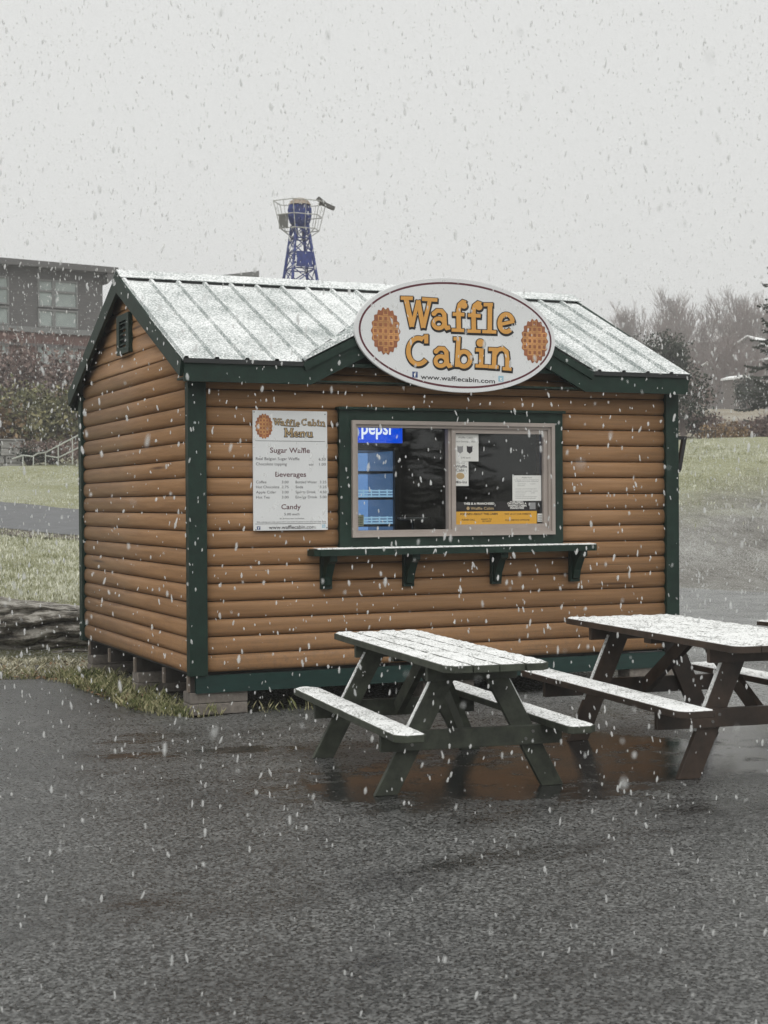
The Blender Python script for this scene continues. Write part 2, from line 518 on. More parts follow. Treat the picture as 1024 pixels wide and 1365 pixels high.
# ------------------------------------------------------------------ wet asphalt lot
def asphalt_mat():
    m, ns, ls, b = new_mat("wet_asphalt")
    v = coords(ns, ls)
    fine0 = noise(ns, ls, v, 60.0, 3, 0.8)
    sv_ = ns.new("ShaderNodeTexVoronoi"); sv_.inputs["Scale"].default_value = 92.0
    ls.new(v, sv_.inputs["Vector"])
    sc_ = ns.new("ShaderNodeSeparateColor"); ls.new(sv_.outputs["Color"], sc_.inputs[0])
    fine = math_(ns, ls, 'MULTIPLY_ADD', sc_.outputs[0], 0.55, math_(ns, ls, 'MULTIPLY', fine0, 0.45))
    vo = ns.new("ShaderNodeTexVoronoi"); vo.inputs["Scale"].default_value = 85.0
    ls.new(v, vo.inputs["Vector"])
    mid = noise(ns, ls, v, 1.1, 5, 0.6)
    big = noise(ns, ls, v, 0.33, 4, 0.6)
    c = ramp(ns, ls, fine, [(0.22, (0.008, 0.0084, 0.008)), (0.50, (0.052, 0.053, 0.051)), (0.78, (0.185, 0.187, 0.182))])
    v6 = coords(ns, ls, (0.55, 1.6, 1))
    streak = noise(ns, ls, v6, 0.9, 5, 0.7)
    k = math_(ns, ls, 'MULTIPLY_ADD', big, 1.2, math_(ns, ls, 'MULTIPLY_ADD', streak, 2.2, -0.72))
    cc = ns.new("ShaderNodeHueSaturation"); ls.new(k, cc.inputs["Value"]); ls.new(c, cc.inputs["Color"])
    # puddles: shallow low spots between the tables and the cabin
    dis = ns.new("ShaderNodeTexNoise"); dis.inputs["Scale"].default_value = 1.3; dis.inputs["Detail"].default_value = 5
    ls.new(v, dis.inputs["Vector"])
    off = ns.new("ShaderNodeVectorMath"); off.operation = 'MULTIPLY_ADD'
    off.inputs[1].default_value = (1.1, 1.1, 0); off.inputs[2].default_value = (-0.55, -0.55, 0)
    ls.new(dis.outputs["Color"], off.inputs[0])
    w = ns.new("ShaderNodeVectorMath"); w.operation = 'ADD'
    ls.new(v, w.inputs[0]); ls.new(off.outputs[0], w.inputs[1])
    total = None
    for (px, py, rx, ry, rz) in [(0.85, -3.30, 1.20, 0.80, 0.0), (2.05, -2.9, 0.85, 0.95, 0.0), (-0.35, -1.65, 0.70, 0.18, 0.0), (2.9, -3.7, 1.3, 0.55, -0.9), (3.6, -2.2, 0.8, 1.1, 0.0)]:
        mp = ns.new("ShaderNodeMapping"); mp.vector_type = 'TEXTURE'
        mp.inputs["Location"].default_value = (px, py, 0)
        mp.inputs["Rotation"].default_value = (0, 0, rz)
        mp.inputs["Scale"].default_value = (rx, ry, 1)
        ls.new(w.outputs[0], mp.inputs[0])
        ln = ns.new("ShaderNodeVectorMath"); ln.operation = 'LENGTH'; ls.new(mp.outputs[0], ln.inputs[0])
        r = ns.new("ShaderNodeMapRange"); r.interpolation_type = 'SMOOTHSTEP'
        r.inputs["From Min"].default_value = 1.45; r.inputs["From Max"].default_value = 0.55
        ls.new(ln.outputs["Value"], r.inputs["Value"])
        if px < 0:
            r.inputs["To Max"].default_value = 0.6
        total = r.outputs[0] if total is None else math_(ns, ls, 'MAXIMUM', total, r.outputs[0])
    brk = noise(ns, ls, v, 3.4, 6, 0.75)
    bm_ = ns.new("ShaderNodeMapRange"); bm_.inputs["From Min"].default_value = 0.38; bm_.inputs["From Max"].default_value = 0.56
    bm_.inputs["To Min"].default_value = -0.55; bm_.inputs["To Max"].default_value = 0.25
    ls.new(brk, bm_.inputs["Value"])
    pm = ns.new("ShaderNodeMapRange"); pm.inputs["From Min"].default_value = 0.25; pm.inputs["From Max"].default_value = 0.80
    ls.new(math_(ns, ls, 'ADD', total, bm_.outputs[0]), pm.inputs["Value"])
    # thin films of water elsewhere: low streaks that shine without pooling
    fm_ = ns.new("ShaderNodeMapRange"); fm_.inputs["From Min"].default_value = 0.44; fm_.inputs["From Max"].default_value = 0.34
    fm_.inputs["To Max"].default_value = 0.55
    ls.new(streak, fm_.inputs["Value"])
    pud = math_(ns, ls, 'MAXIMUM', math_(ns, ls, 'MULTIPLY', pm.outputs[0], 0.93), fm_.outputs[0])
    dark = mixc(ns, ls, math_(ns, ls, 'MULTIPLY', pud, 0.9), cc.outputs[0], (0.013, 0.0132, 0.013))
    # stray grit: pale stones and dark pits
    gv = ns.new("ShaderNodeTexVoronoi"); gv.inputs["Scale"].default_value = 26.0
    ls.new(v, gv.inputs["Vector"])
    gs = ns.new("ShaderNodeSeparateColor"); ls.new(gv.outputs["Color"], gs.inputs[0])
    near_ = math_(ns, ls, 'LESS_THAN', gv.outputs["Distance"], 0.16)
    pale = math_(ns, ls, 'MULTIPLY', math_(ns, ls, 'GREATER_THAN', gs.outputs[0], 0.90), near_)
    pit = math_(ns, ls, 'MULTIPLY', math_(ns, ls, 'LESS_THAN', gs.outputs[1], 0.16), near_)
    dark = mixc(ns, ls, math_(ns, ls, 'MULTIPLY', pale, 0.7), dark, (0.34, 0.33, 0.31))
    dark = mixc(ns, ls, math_(ns, ls, 'MULTIPLY', pit, 0.8), dark, (0.010, 0.010, 0.010))
    # slush dusting on the far, less trodden side of the lot
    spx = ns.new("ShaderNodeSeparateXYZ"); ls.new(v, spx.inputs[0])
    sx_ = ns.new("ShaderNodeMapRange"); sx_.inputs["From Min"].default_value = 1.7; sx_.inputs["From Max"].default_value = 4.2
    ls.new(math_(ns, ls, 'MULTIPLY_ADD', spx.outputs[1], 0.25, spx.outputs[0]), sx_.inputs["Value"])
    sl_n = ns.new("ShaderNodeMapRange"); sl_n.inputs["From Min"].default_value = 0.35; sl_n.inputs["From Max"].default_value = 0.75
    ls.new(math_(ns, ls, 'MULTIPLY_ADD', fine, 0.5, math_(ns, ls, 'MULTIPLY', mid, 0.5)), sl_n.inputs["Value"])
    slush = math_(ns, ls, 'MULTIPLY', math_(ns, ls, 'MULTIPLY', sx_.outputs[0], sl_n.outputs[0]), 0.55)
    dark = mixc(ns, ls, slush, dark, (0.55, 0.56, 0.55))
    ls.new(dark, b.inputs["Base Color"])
    rg = ns.new("ShaderNodeMapRange"); rg.inputs["To Min"].default_value = 0.20; rg.inputs["To Max"].default_value = 0.55
    rg.inputs["From Min"].default_value = 0.3; rg.inputs["From Max"].default_value = 0.7
    ls.new(math_(ns, ls, 'MULTIPLY_ADD', fine, 0.7, math_(ns, ls, 'MULTIPLY', mid, 0.3)), rg.inputs["Value"])
    ro = ns.new("ShaderNodeMix"); ro.data_type = 'FLOAT'
    ls.new(pud, ro.inputs[0]); ls.new(rg.outputs[0], ro.inputs[2]); ro.inputs[3].default_value = 0.05
    ls.new(ro.outputs[0], b.inputs["Roughness"])
    b.inputs["IOR"].default_value = 1.4
    hgt = math_(ns, ls, 'MULTIPLY_ADD', vo.outputs["Distance"], -0.5, math_(ns, ls, 'MULTIPLY', fine, 1.6))
    bp = bump(ns, ls, hgt, b, 1.0, 0.012)
    st = ns.new("ShaderNodeMapRange"); st.inputs["To Min"].default_value = 0.75; st.inputs["To Max"].default_value = 0.05
    wetb = ns.new("ShaderNodeMapRange"); wetb.inputs["From Min"].default_value = 0.36; wetb.inputs["From Max"].default_value = 0.62
    wetb.inputs["To Min"].default_value = 0.35; wetb.inputs["To Max"].default_value = 1.0
    ls.new(streak, wetb.inputs["Value"])
    ls.new(pud, st.inputs["Value"]); ls.new(math_(ns, ls, 'MULTIPLY', st.outputs[0], wetb.outputs[0]), bp.inputs["Strength"])
    return m
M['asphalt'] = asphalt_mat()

edge = [(-0.86,3.12),(-0.48,3.0),(-0.30,2.58),(-0.25,1.64),(-0.23,0.73),(-0.12,0.05),(0.01,-0.14),(0.47,0.02),(0.9,0.12),(2.5,0.2),(4.5,0.2),
        (4.75,3.5),(5.2,12.0),(8.0,15.2),(13.0,12.6),(13.4,10.5),(15.0,7.2),(22,-5),(60,-40),(60,-75),(-70,-75),(-60,14),(-6,6.4),(-2.07,4.05)]
pts = []
for i, p in enumerate(edge):
    q = edge[(i + 1) % len(edge)]
    L = math.dist(p, q)
    n = max(1, min(40, int(L / 0.12)))
    for k in range(n):
        t = k / n
        x, y = p[0] + (q[0]-p[0])*t, p[1] + (q[1]-p[1])*t
        j = min(0.035, L * 0.1)
        pts.append((x + random.uniform(-j, j), y + random.uniform(-j, j)))
ab = MB().prism(pts, 'z', -0.05, 0.0)
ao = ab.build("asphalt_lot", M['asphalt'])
tag(ao, kind="structure")

# footpath crossing the left lawn
M['path'] = simple("path_asphalt", (0.105, 0.108, 0.112), 0.6, 0.25, 3, (1, 1, 1), 0.5, 0.01)
pv, pf = [], []
vv_ = np.linspace(-34, -2, 60)
for k, v in enumerate(vv_):
    uc = 34.0 + (v + 7.0) * -0.95
    for j, du in enumerate((-3.05, -1.5, 0, 1.5, 3.05)):
        uu_ = uc + du + 0.10 * math.sin(k * 1.7 + j)
        x, y = site(v, uu_)
        pv.append((x, y, hz(v, uu_) + 0.035))
for k in range(len(vv_) - 1):
    for j in range(4):
        a = k * 5 + j
        pf.append((a, a + 1, a + 6, a + 5))
pv2 = []
for k, v in enumerate(vv_):
    uc = 34.0 + (v + 7.0) * -0.95
    for du in (-4.1, -3.6, -2.9):
        uu_ = uc + du + 0.14 * math.sin(k * 2.3 + du)
        x, y = site(v, uu_)
        pv2.append((x, y, hz(v, uu_) + 0.022))
pf2 = [(k*3+j, k*3+j+1, k*3+j+4, k*3+j+3) for k in range(len(vv_)-1) for j in range(2)]
pvo = MB().add(pv2, pf2).build("path_verge", simple("bare_soil_verge", (0.10, 0.085, 0.07), 0.95, 0.6, 5, (1, 1, 1), 0.8, 0.03), smooth=True)
tag(pvo, kind="structure")
po = MB().add(pv, pf).build("footpath", M['path'], smooth=True)
tag(po, kind="structure")

# ------------------------------------------------------------------ the cabin
W, D, E, Z0 = 4.325, 3.45, 0.13333, 0.32
EAVE, RIDGE_Y, RIDGE_Z = 2.665, 1.726, 3.53
OH = 0.20
SL = (RIDGE_Z - EAVE) / (RIDGE_Y + OH)
DC, DRZ, DSL = 2.116, 3.30, 0.5           # dormer centre, ridge height, slope
cabin = empty("food_cabin")
tag(cabin, "brown log-sided food cabin with dark green trim and snow-dusted metal roof", "cabin")

def profile(z0, z1, bulge=0.023, n=10):
    out = []
    for i in range(n + 1):
        t = i / n
        out.append((z0 + 0.003 + (z1 - z0 - 0.006) * t, bulge * (1 - abs(2*t - 1) ** 3.4)))
    return out

def log_mesh(axis, lo, hi, z0, z1, face):
    """lo/hi: functions of z giving the run's ends; face -1 = towards -axis side"""
    pr = profile(z0, z1)
    vs = []
    for z, b in pr:
        for t in (lo(z), hi(z)):
            d = -b if face < 0 else b
            vs.append((t, d, z) if axis == 'x' else (d, t, z))
    n = len(pr)
    back = 0.012 if face < 0 else -0.012
    for z in (pr[0][0], pr[-1][0]):
        for t in (lo(z), hi(z)):
            vs.append((t, back, z) if axis == 'x' else (back, t, z))
    fs = [(2*i, 2*i+1, 2*i+3, 2*i+2) for i in range(n - 1)]
    b = 2 * n
    fs += [(0, b, b+1, 1), (2*n-2, 2*n-1, b+3, b+2)]
    fs += [tuple([b] + [2*i for i in range(n)] + [b+2]), tuple([b+1] + [2*i+1 for i in range(n)] + [b+3])]
    m = MB(); m.add(vs, fs)
    return m

front = empty("front_wall"); front.parent = cabin
bw_ = MB()
bw_.box(0.02, 1.28, 0.015, 0.06, Z0, 2.62)
bw_.box(3.12, W-0.02, 0.015, 0.06, Z0, 2.62)
bw_.box(1.28, 3.12, 0.015, 0.06, Z0, 1.33)
bw_.box(1.28, 3.12, 0.015, 0.06, 2.22, 2.62)
bw_.prism([(0.95, 2.62), (3.28, 2.62), (DC, 3.16)], 'y', 0.015, 0.06)
bw_.build("backing", M['dark'], front)
WX0, WX1 = 1.235, 3.155
for k in range(0, 22):
    z0, z1 = Z0 + k * E, Z0 + (k + 1) * E
    if z1 > 3.14:
        break
    if k < 16:
        lo0, hi0 = 0.10, W - 0.10
        runs = [(lo0, WX0), (WX1, hi0)] if 7 <= k <= 14 else [(lo0, hi0)]
        for a, b in runs:
            log_mesh('x', lambda z, a=a: a, lambda z, b=b: b, z0, z1, -1).build("log", M['log_x'], front, smooth=True)
    elif k == 16:
        log_mesh('x', lambda z: 0.10, lambda z: W - 0.10, z0, z1, -1).build("log", M['log_x'], front, smooth=True)
    else:
        f = lambda z: (3.15 - z) / DSL
        log_mesh('x', lambda z: DC - max(0.02, f(z)), lambda z: DC + max(0.02, f(z)), z0, z1, -1).build("log", M['log_x'], front, smooth=True)

side = empty("side_wall"); side.parent = cabin
MB().prism([(0.02, Z0), (D-0.02, Z0), (D-0.02, 2.70), (RIDGE_Y, RIDGE_Z-0.05), (0.02, 2.70)], 'x', 0.015, 0.06).build("backing", M['dark'], side)
def gable_lo(z): return max(0.03, RIDGE_Y - (RIDGE_Z - 0.03 - z) / SL)
def gable_hi(z): return min(D - 0.06, RIDGE_Y + (RIDGE_Z - 0.03 - z) / SL)
for k in range(0, 24):
    z0, z1 = Z0 + k * E, Z0 + (k + 1) * E
    if z1 > RIDGE_Z - 0.06:
        break
    log_mesh('y', gable_lo, gable_hi, z0, z1, -1).build("log", M['log_y'], side, smooth=True)

# plain walls on the far sides
MB().prism([(0.0, Z0), (D, Z0), (D, 2.70), (RIDGE_Y, RIDGE_Z-0.05), (0.0, 2.70)], 'x', W-0.06, W-0.02).build("far_wall", M['log_y'], cabin)
MB().box(0.06, W-0.06, D-0.06, D, Z0, 2.68).build("rear_wall", M['log_x'], cabin)
MB().box(0.03, W-0.03, 0.062, D-0.062, Z0-0.02, Z0+0.02).build("floor_deck", M['plywood'], cabin)
MB().box(0.062, W-0.062, 0.065, D-0.065, 2.50, 2.53).build("ceiling_board", M['dark'], cabin)
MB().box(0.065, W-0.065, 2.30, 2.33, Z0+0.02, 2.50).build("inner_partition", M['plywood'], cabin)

# corner boards
MB().box(-0.012, 0.13, -0.052, 0.03, Z0-0.02, 2.50).build("corner_board", M['green'], cabin, bevel=0.004)
MB().box(W-0.115, W+0.012, -0.052, 0.03, Z0-0.02, 2.50).build("corner_board", M['green'], cabin, bevel=0.004)
MB().box(-0.045, 0.02, D-0.065, D+0.05, Z0-0.02, 2.62).build("corner_board", M['green'], cabin, bevel=0.004)
MB().box(W-0.02, W+0.045, D-0.065, D+0.05, Z0-0.02, 2.62).build("corner_board", M['green'], cabin, bevel=0.004)

# roof: deck, ribbed panels, ridge caps
roof = empty("roof"); roof.parent = cabin
RX0, RX1 = -0.105, W + 0.022
def zmain(y): return EAVE + SL * (y + OH)
dk = MB()
th = 0.03
dk.prism([(-OH+0.01, EAVE-th-0.004), (RIDGE_Y, RIDGE_Z-th-0.004), (2*RIDGE_Y+OH-0.01, EAVE-th-0.004), (2*RIDGE_Y+OH-0.01, EAVE-0.006), (RIDGE_Y, RIDGE_Z-0.006), (-OH+0.01, EAVE-0.006)], 'x', RX0+0.03, RX1-0.03)
dk.build("roof_deck", M['green'], roof)

def rib_strip(x0, x1, length_lo, length_hi, P, name="roof_panel"):
    """one ribbed metal panel; x across, s along the slope from length_lo(x) to length_hi(x); P maps (x, s, h) to space"""
    rib = 0.024
    prof = [(x0, 0.0), (x0+0.006, 0.0), (x0+0.018, rib), (x0+0.042, rib), (x0+0.056, 0.0), (x1, 0.0)]
    vs = []
    for x, h in prof:
        a, b = length_lo(x), length_hi(x)
        for t in range(5):
            vs.append(P(x, a + (b - a) * t / 4, h))
    fs = []
    for i in range(len(prof) - 1):
        for t in range(4):
            fs.append((i*5+t, (i+1)*5+t, (i+1)*5+t+1, i*5+t+1))
    o0 = len(vs)
    for x in (x0, x1):           # sheet edge turned down at the eave
        vs.append(P(x, length_lo(x), -0.012))
    fs.append((0, o0, o0+1, (len(prof)-1)*5))
    return MB().add(vs, fs).build(name, M['roof'], roof)

nx = int(round((RX1 - RX0) / 0.2285))
wx = (RX1 - RX0) / nx
cs = math.sqrt(1 + SL * SL)
def Pmain(x, y, h):
    return (x, y - h * SL / cs, zmain(y) + h / cs)
def valley_y(x):
    zd = DRZ - DSL * abs(x - DC)
    return max(-OH - 0.03, (zd - EAVE) / SL - OH)
for i in range(nx):
    x0, x1 = RX0 + i * wx, RX0 + (i + 1) * wx
    rib_strip(x0, x1, lambda x: valley_y(x) - 0.0, lambda x: RIDGE_Y, Pmain)
def Pback(x, y, h):
    return (x, 2*RIDGE_Y - y + h * SL / cs, zmain(y) + h / cs)
for i in range(nx):
    x0, x1 = RX0 + i * wx, RX0 + (i + 1) * wx
    rib_strip(x0, x1, lambda x: -OH - 0.03, lambda x: RIDGE_Y, Pback)
# dormer panels run down to the valleys
yd_end = (DRZ - EAVE) / SL - OH
nd = 6
for sgn in (-1, 1):
    for i in range(nd):
        y0 = -OH - 0.035 + (yd_end + OH + 0.035) * i / nd
        y1 = -OH - 0.035 + (yd_end + OH + 0.035) * (i + 1) / nd
        def lo(y):
            zm = zmain(max(y, -OH)); return (DRZ - zm) / DSL
        rib_strip(y0, y1, lo, lambda y: 0.0, lambda y, s, h, sgn=sgn: (DC + sgn * (s + h * 0.45), y, DRZ - DSL * s + h * 0.9 + 0.004))
MB().prism([(-OH+0.012, EAVE-0.02), (yd_end-0.05, DRZ-0.03), (-OH+0.012, DRZ-0.035)], 'x', DC-0.02, DC+0.02).build("dormer_ridge_board", M['green'], roof)
# dormer underside
du_ = MB()
for sgn in (-1, 1):
    du_.add([(DC, -OH+0.01, DRZ-0.02), (DC, 0.02, DRZ-0.02), (DC+sgn*1.27, 0.02, DRZ-0.02-0.635), (DC+sgn*1.27, -OH+0.01, DRZ-0.02-0.635)], [(0,1,2,3)])
du_.build("dormer_soffit", M['green'], roof)
rc = MB()
for a, b in ((RX0-0.004, RX1+0.004),):
    rc.prism([(RIDGE_Y-0.15, RIDGE_Z-0.15*SL+0.034), (RIDGE_Y-0.012, RIDGE_Z+0.046), (RIDGE_Y+0.012, RIDGE_Z+0.046), (RIDGE_Y+0.15, RIDGE_Z-0.15*SL+0.034),
              (RIDGE_Y+0.15, RIDGE_Z-0.15*SL+0.028), (RIDGE_Y, RIDGE_Z+0.036), (RIDGE_Y-0.15, RIDGE_Z-0.15*SL+0.028)], 'x', a, b)
rc.build("ridge_cap", M['roof'], roof)
MB().box(RX0+0.13, RX1-0.13, RIDGE_Y-0.135, RIDGE_Y-0.12, RIDGE_Z-0.135*SL+0.002, RIDGE_Z-0.135*SL+0.026).build("ridge_closure", M['drip'], roof)
dcap = MB().prism([(DC-0.13, DRZ-0.13*DSL+0.034), (DC, DRZ+0.04), (DC+0.13, DRZ-0.13*DSL+0.034), (DC+0.13, DRZ-0.13*DSL+0.028), (DC, DRZ+0.033), (DC-0.13, DRZ-0.13*DSL+0.028)], 'y', -OH-0.03, yd_end-0.05)
dcap.build("ridge_cap", M['roof'], roof)
# valley flashing: thin dark line in each valley
for sgn in (-1, 1):
    a = (DC + sgn * (DRZ - EAVE) / DSL, -OH - 0.01, EAVE + 0.012)
    b = (DC + sgn * 0.12, yd_end - 0.12, DRZ - 0.045)
    MB().bar(a, b, 0.018, 0.012).build("valley_flashing", M['drip'], roof)

# fascia boards: level eave boards and raked dormer boards
FB, FT = 2.49, EAVE - 0.012
lx, rx = 0.912, 3.320
MB().prism([(-0.085, FB), (lx, FB), (lx-0.068, FT), (-0.085, FT)], 'y', -OH-0.016, -OH+0.014).build("fascia_board", M['green'], cabin)
MB().prism([(rx, FB), (W-0.002, FB), (W-0.002, FT), (rx+0.068, FT)], 'y', -OH-0.016, -OH+0.014).build("fascia_board", M['green'], cabin)
MB().prism([(lx, FB), (DC, FB+(DC-lx)*DSL), (DC, DRZ-0.012), (lx-0.068, FT)], 'y', -OH-0.016, -OH+0.014).build("fascia_board", M['green'], cabin)
MB().prism([(rx, FB), (DC, FB+(rx-DC)*DSL), (DC, DRZ-0.012), (rx+0.068, FT)], 'y', -OH-0.016, -OH+0.014).build("fascia_board", M['green'], cabin)
for s_, x in ((-1, lx), (1, rx)):
    e0 = x + s_ * 0.072
    MB().prism([(e0, FT-0.006), (DC, DRZ-0.018), (DC, DRZ-0.085), (e0 - s_*0.02, FT-0.060)], 'y', -OH-0.034, -OH-0.0165).build("fascia_trim", M['green'], cabin)
MB().box(RX0+0.012, lx-0.07, -OH-0.033, -OH-0.0165, FT-0.028, FT+0.006).build("drip_edge", M['drip'], cabin)
MB().box(rx+0.07, RX1-0.012, -OH-0.033, -OH-0.0165, FT-0.028, FT+0.006).build("drip_edge", M['drip'], cabin)
MB().box(-0.08, W-0.003, -OH+0.015, 0.0, FB+0.02, FB+0.035).build("soffit", M['green'], cabin)
MB().prism([(2*RIDGE_Y+OH-0.015, FB), (2*RIDGE_Y+OH+0.01, FB), (2*RIDGE_Y+OH+0.01, FT), (2*RIDGE_Y+OH-0.015, FT)], 'x', -0.085, W-0.002).build("fascia_board", M['green'], cabin)
# rake boards on both gables
for x0, x1 in ((RX0-0.004, RX0+0.024), (RX1-0.024, RX1+0.004)):
    MB().prism([(-OH-0.01, EAVE-0.015), (RIDGE_Y, RIDGE_Z+0.012), (RIDGE_Y, RIDGE_Z-0.150), (-OH-0.01+0.05, EAVE-0.135)], 'x', x0, x1).build("rake_board", M['green'], cabin)
    MB().prism([(2*RIDGE_Y+OH+0.01, EAVE-0.015), (RIDGE_Y+0.001, RIDGE_Z+0.012), (RIDGE_Y+0.001, RIDGE_Z-0.150), (2*RIDGE_Y+OH+0.01-0.05, EAVE-0.135)], 'x', x0, x1).build("rake_board", M['green'], cabin)

# gable vent
vent = empty("gable_vent"); vent.parent = cabin
vf = MB()
Y0, Y1, VZ0, VZ1 = 1.52, 1.93, 2.865, 3.20
vf.box(-0.058, -0.02, Y0, Y0+0.09, VZ0, VZ1).box(-0.058, -0.02, Y1-0.09, Y1, VZ0, VZ1)
vf.box(-0.058, -0.02, Y0+0.09, Y1-0.09, VZ0, VZ0+0.055).box(-0.058, -0.02, Y0+0.09, Y1-0.09, VZ1-0.055, VZ1)
vf.build("vent_frame", M['green'], vent)
MB().box(-0.022, -0.018, Y0+0.09, Y1-0.09, VZ0+0.055, VZ1-0.055).build("vent_opening", M['drip'], vent)
for k in range(5):
    z = VZ0 + 0.075 + k * 0.045
    MB().prism([(-0.052, z), (-0.024, z+0.026), (-0.024, z+0.032), (-0.052, z+0.006)], 'y', Y0+0.09, Y1-0.09).v
    sl = MB().add([(-0.052, Y0+0.09, z), (-0.024, Y0+0.09, z+0.026), (-0.024, Y1-0.09, z+0.026), (-0.052, Y1-0.09, z),
                   (-0.052, Y0+0.09, z+0.006), (-0.024, Y0+0.09, z+0.032), (-0.024, Y1-0.09, z+0.032), (-0.052, Y1-0.09, z+0.006)],
                  [(0,1,2,3),(4,5,6,7),(0,4,7,3),(1,5,6,2),(0,1,5,4),(3,2,6,7)])
    sl.build("slat", M['green'], vent)

# underside: skirt, joists, concrete blocks
MB().box(0.045, W-0.03, -0.022, 0.012, 0.168, 0.298).build("skirt_board", M['skirt'], cabin)
for y in (0.02, 0.70, 1.60, 2.50, 3.28):
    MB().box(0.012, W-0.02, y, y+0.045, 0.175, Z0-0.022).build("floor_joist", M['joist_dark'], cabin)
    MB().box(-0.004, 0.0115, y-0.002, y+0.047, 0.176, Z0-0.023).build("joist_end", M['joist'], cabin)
for x0, y0, n in [(0.0, -0.005, 2), (0.0, 1.52, 2), (0.0, 3.2, 2), (1.95, 0.04, 2), (3.86, -0.005, 2), (3.86, 3.2, 2), (1.95, 1.52, 2), (3.86, 1.52, 2)]:
    h = 0.172 / 2
    for k in range(2 if n == 2 else 1):
        zb = k * h if n == 2 else h
        MB().box(x0+0.004*k, x0+0.455+0.003*k, y0+0.004*k, y0+0.19, zb + 0.002, zb + h - 0.001).build("concrete_block", M['block'], cabin, bevel=0.006)

# window: green casing, taupe vinyl slider, two panes
casing = MB()
casing.box(1.20, 1.315, -0.056, 0.0, 1.237, 2.315).box(3.085, 3.19, -0.056, 0.0, 1.237, 2.315)
casing.box(1.315, 3.085, -0.056, 0.0, 1.237, 1.335).box(1.315, 3.085, -0.056, 0.0, 2.22, 2.315)
win = casing.build("window", M['green'], cabin)
MB().box(1.185, 3.205, -0.085, -0.0, 2.316, 2.336).build("drip_cap", M['green'], win)
def picture_frame(x0, x1, z0, z1, w, y0, y1):
    m = MB()
    m.prism([(x0, z0), (x0+w, z0+w), (x0+w, z1-w), (x0, z1)], 'y', y0, y1)
    m.prism([(x1, z0), (x1, z1), (x1-w, z1-w), (x1-w, z0+w)], 'y', y0, y1)
    m.prism([(x0, z0), (x1, z0), (x1-w, z0+w), (x0+w, z0+w)], 'y', y0, y1)
    m.prism([(x0, z1), (x0+w, z1-w), (x1-w, z1-w), (x1, z1)], 'y', y0, y1)
    return m
picture_frame(1.298, 3.102, 1.320, 2.232, 0.030, -0.085, 0.03).build("outer_frame", M['taupe'], win)
picture_frame(1.3285, 3.0715, 1.3505, 2.2015, 0.022, -0.066, 0.03).build("inner_frame", M['taupe'], win)
picture_frame(2.172, 3.049, 1.373, 2.179, 0.036, -0.050, 0.02).build("sash", M['taupe'], win)
MB().box(2.150, 2.1715, -0.035, 0.03, 1.3735, 2.1785).build("mullion", M['taupe'], win)
MB().box(1.351, 2.16, 0.018, 0.022, 1.373, 2.179).build("pane", M['glass'], win)
MB().box(2.207, 3.014, -0.020, -0.016, 1.408, 2.144).build("pane", M['glass'], win)

# serving shelf with four brackets
shelf = MB().prism([(0.97, 0.0), (0.93, -0.05), (0.93, -0.20), (0.965, -0.245), (3.385, -0.245), (3.42, -0.21), (3.42, 0.0)], 'z', 1.185, 1.2355).build("serving_shelf", M['green'], cabin)
sv, sf = [], []
ns_ = 120
for i in range(ns_ + 1):
    x = 0.945 + (3.40 - 0.945) * i / ns_
    sv += [(x, -0.236 + random.uniform(-.004, .004), 1.2365), (x, -0.225, 1.2425 + random.uniform(0, .003)), (x, -0.12, 1.244 + random.uniform(0, .003)), (x, -0.06, 1.2425)]
for i in range(ns_):
    for j in range(3):
        sf.append((i*4+j, (i+1)*4+j, (i+1)*4+j+1, i*4+j+1))
MB().add(sv, sf).build("snow", M['snow'], shelf, smooth=True)
for x in (1.085, 1.785, 2.565, 3.30):
    bk = MB()
    bk.prism([(-0.06, 1.1845), (-0.205, 1.1845), (-0.205, 1.145), (-0.16, 1.12), (-0.10, 1.02), (-0.085, 0.955), (-0.06, 0.945)], 'x', x-0.032, x+0.032)
    bk.box(x-0.045, x+0.045, -0.06, -0.025, 0.925, 1.1840)
    bk.build("shelf_bracket", M['green'], cabin)
# bracket on the far side wall
rb = MB()
rb.bar((W-0.02, 0.30, 2.145), (W+0.325, 0.30, 2.145), 0.035, 0.03)
rb.bar((W+0.31, 0.30, 2.15), (W+0.25, 0.30, 1.86), 0.035, 0.035)
rb.bar((W-0.02, 0.30, 1.86), (W+0.26, 0.30, 1.86), 0.035, 0.03)
rb.build("side_bracket", M['steel'], cabin)

# ------------------------------------------------------------------ flat lettering tools
def text_mesh(s, bold=0.0):
    cu = bpy.data.curves.new("t", 'FONT')
    cu.body = s
    cu.size = 1.0
    cu.extrude = 0.0
    cu.offset = bold
    cu.resolution_u = 3
    o = bpy.data.objects.new("t", cu)
    me = bpy.data.meshes.new_from_object(o)
    bpy.data.objects.remove(o)
    return me

def lettering(s, x0, x1, z, cap, y, mat, parent, bold=0.0, name="lettering", tilt=0.0):
    """one printed line: x0..x1 wide (x1=None keeps the natural width), baseline z, capital height cap, on plane y facing -y"""
    me = text_mesh(s, bold)
    co = np.zeros(len(me.vertices) * 3, np.float32)
    me.vertices.foreach_get("co", co)
    co = co.reshape(-1, 3)
    if len(co) == 0:
        return None
    mn, mx = co[:, 0].min(), co[:, 0].max()
    sz = cap / 0.70
    sx = sz if x1 is None else (x1 - x0) / (mx - mn)
    out = np.stack([(co[:, 0] - mn) * sx + x0, np.full(len(co), y), co[:, 1] * sz + z + tilt * (co[:, 0] - mn) * sx], -1)
    me.vertices.foreach_set("co", out.astype(np.float32).ravel())
    me.materials.append(mat)
    o = bpy.data.objects.new(name, me)
    COL.objects.link(o)
    o.parent = parent
    return o

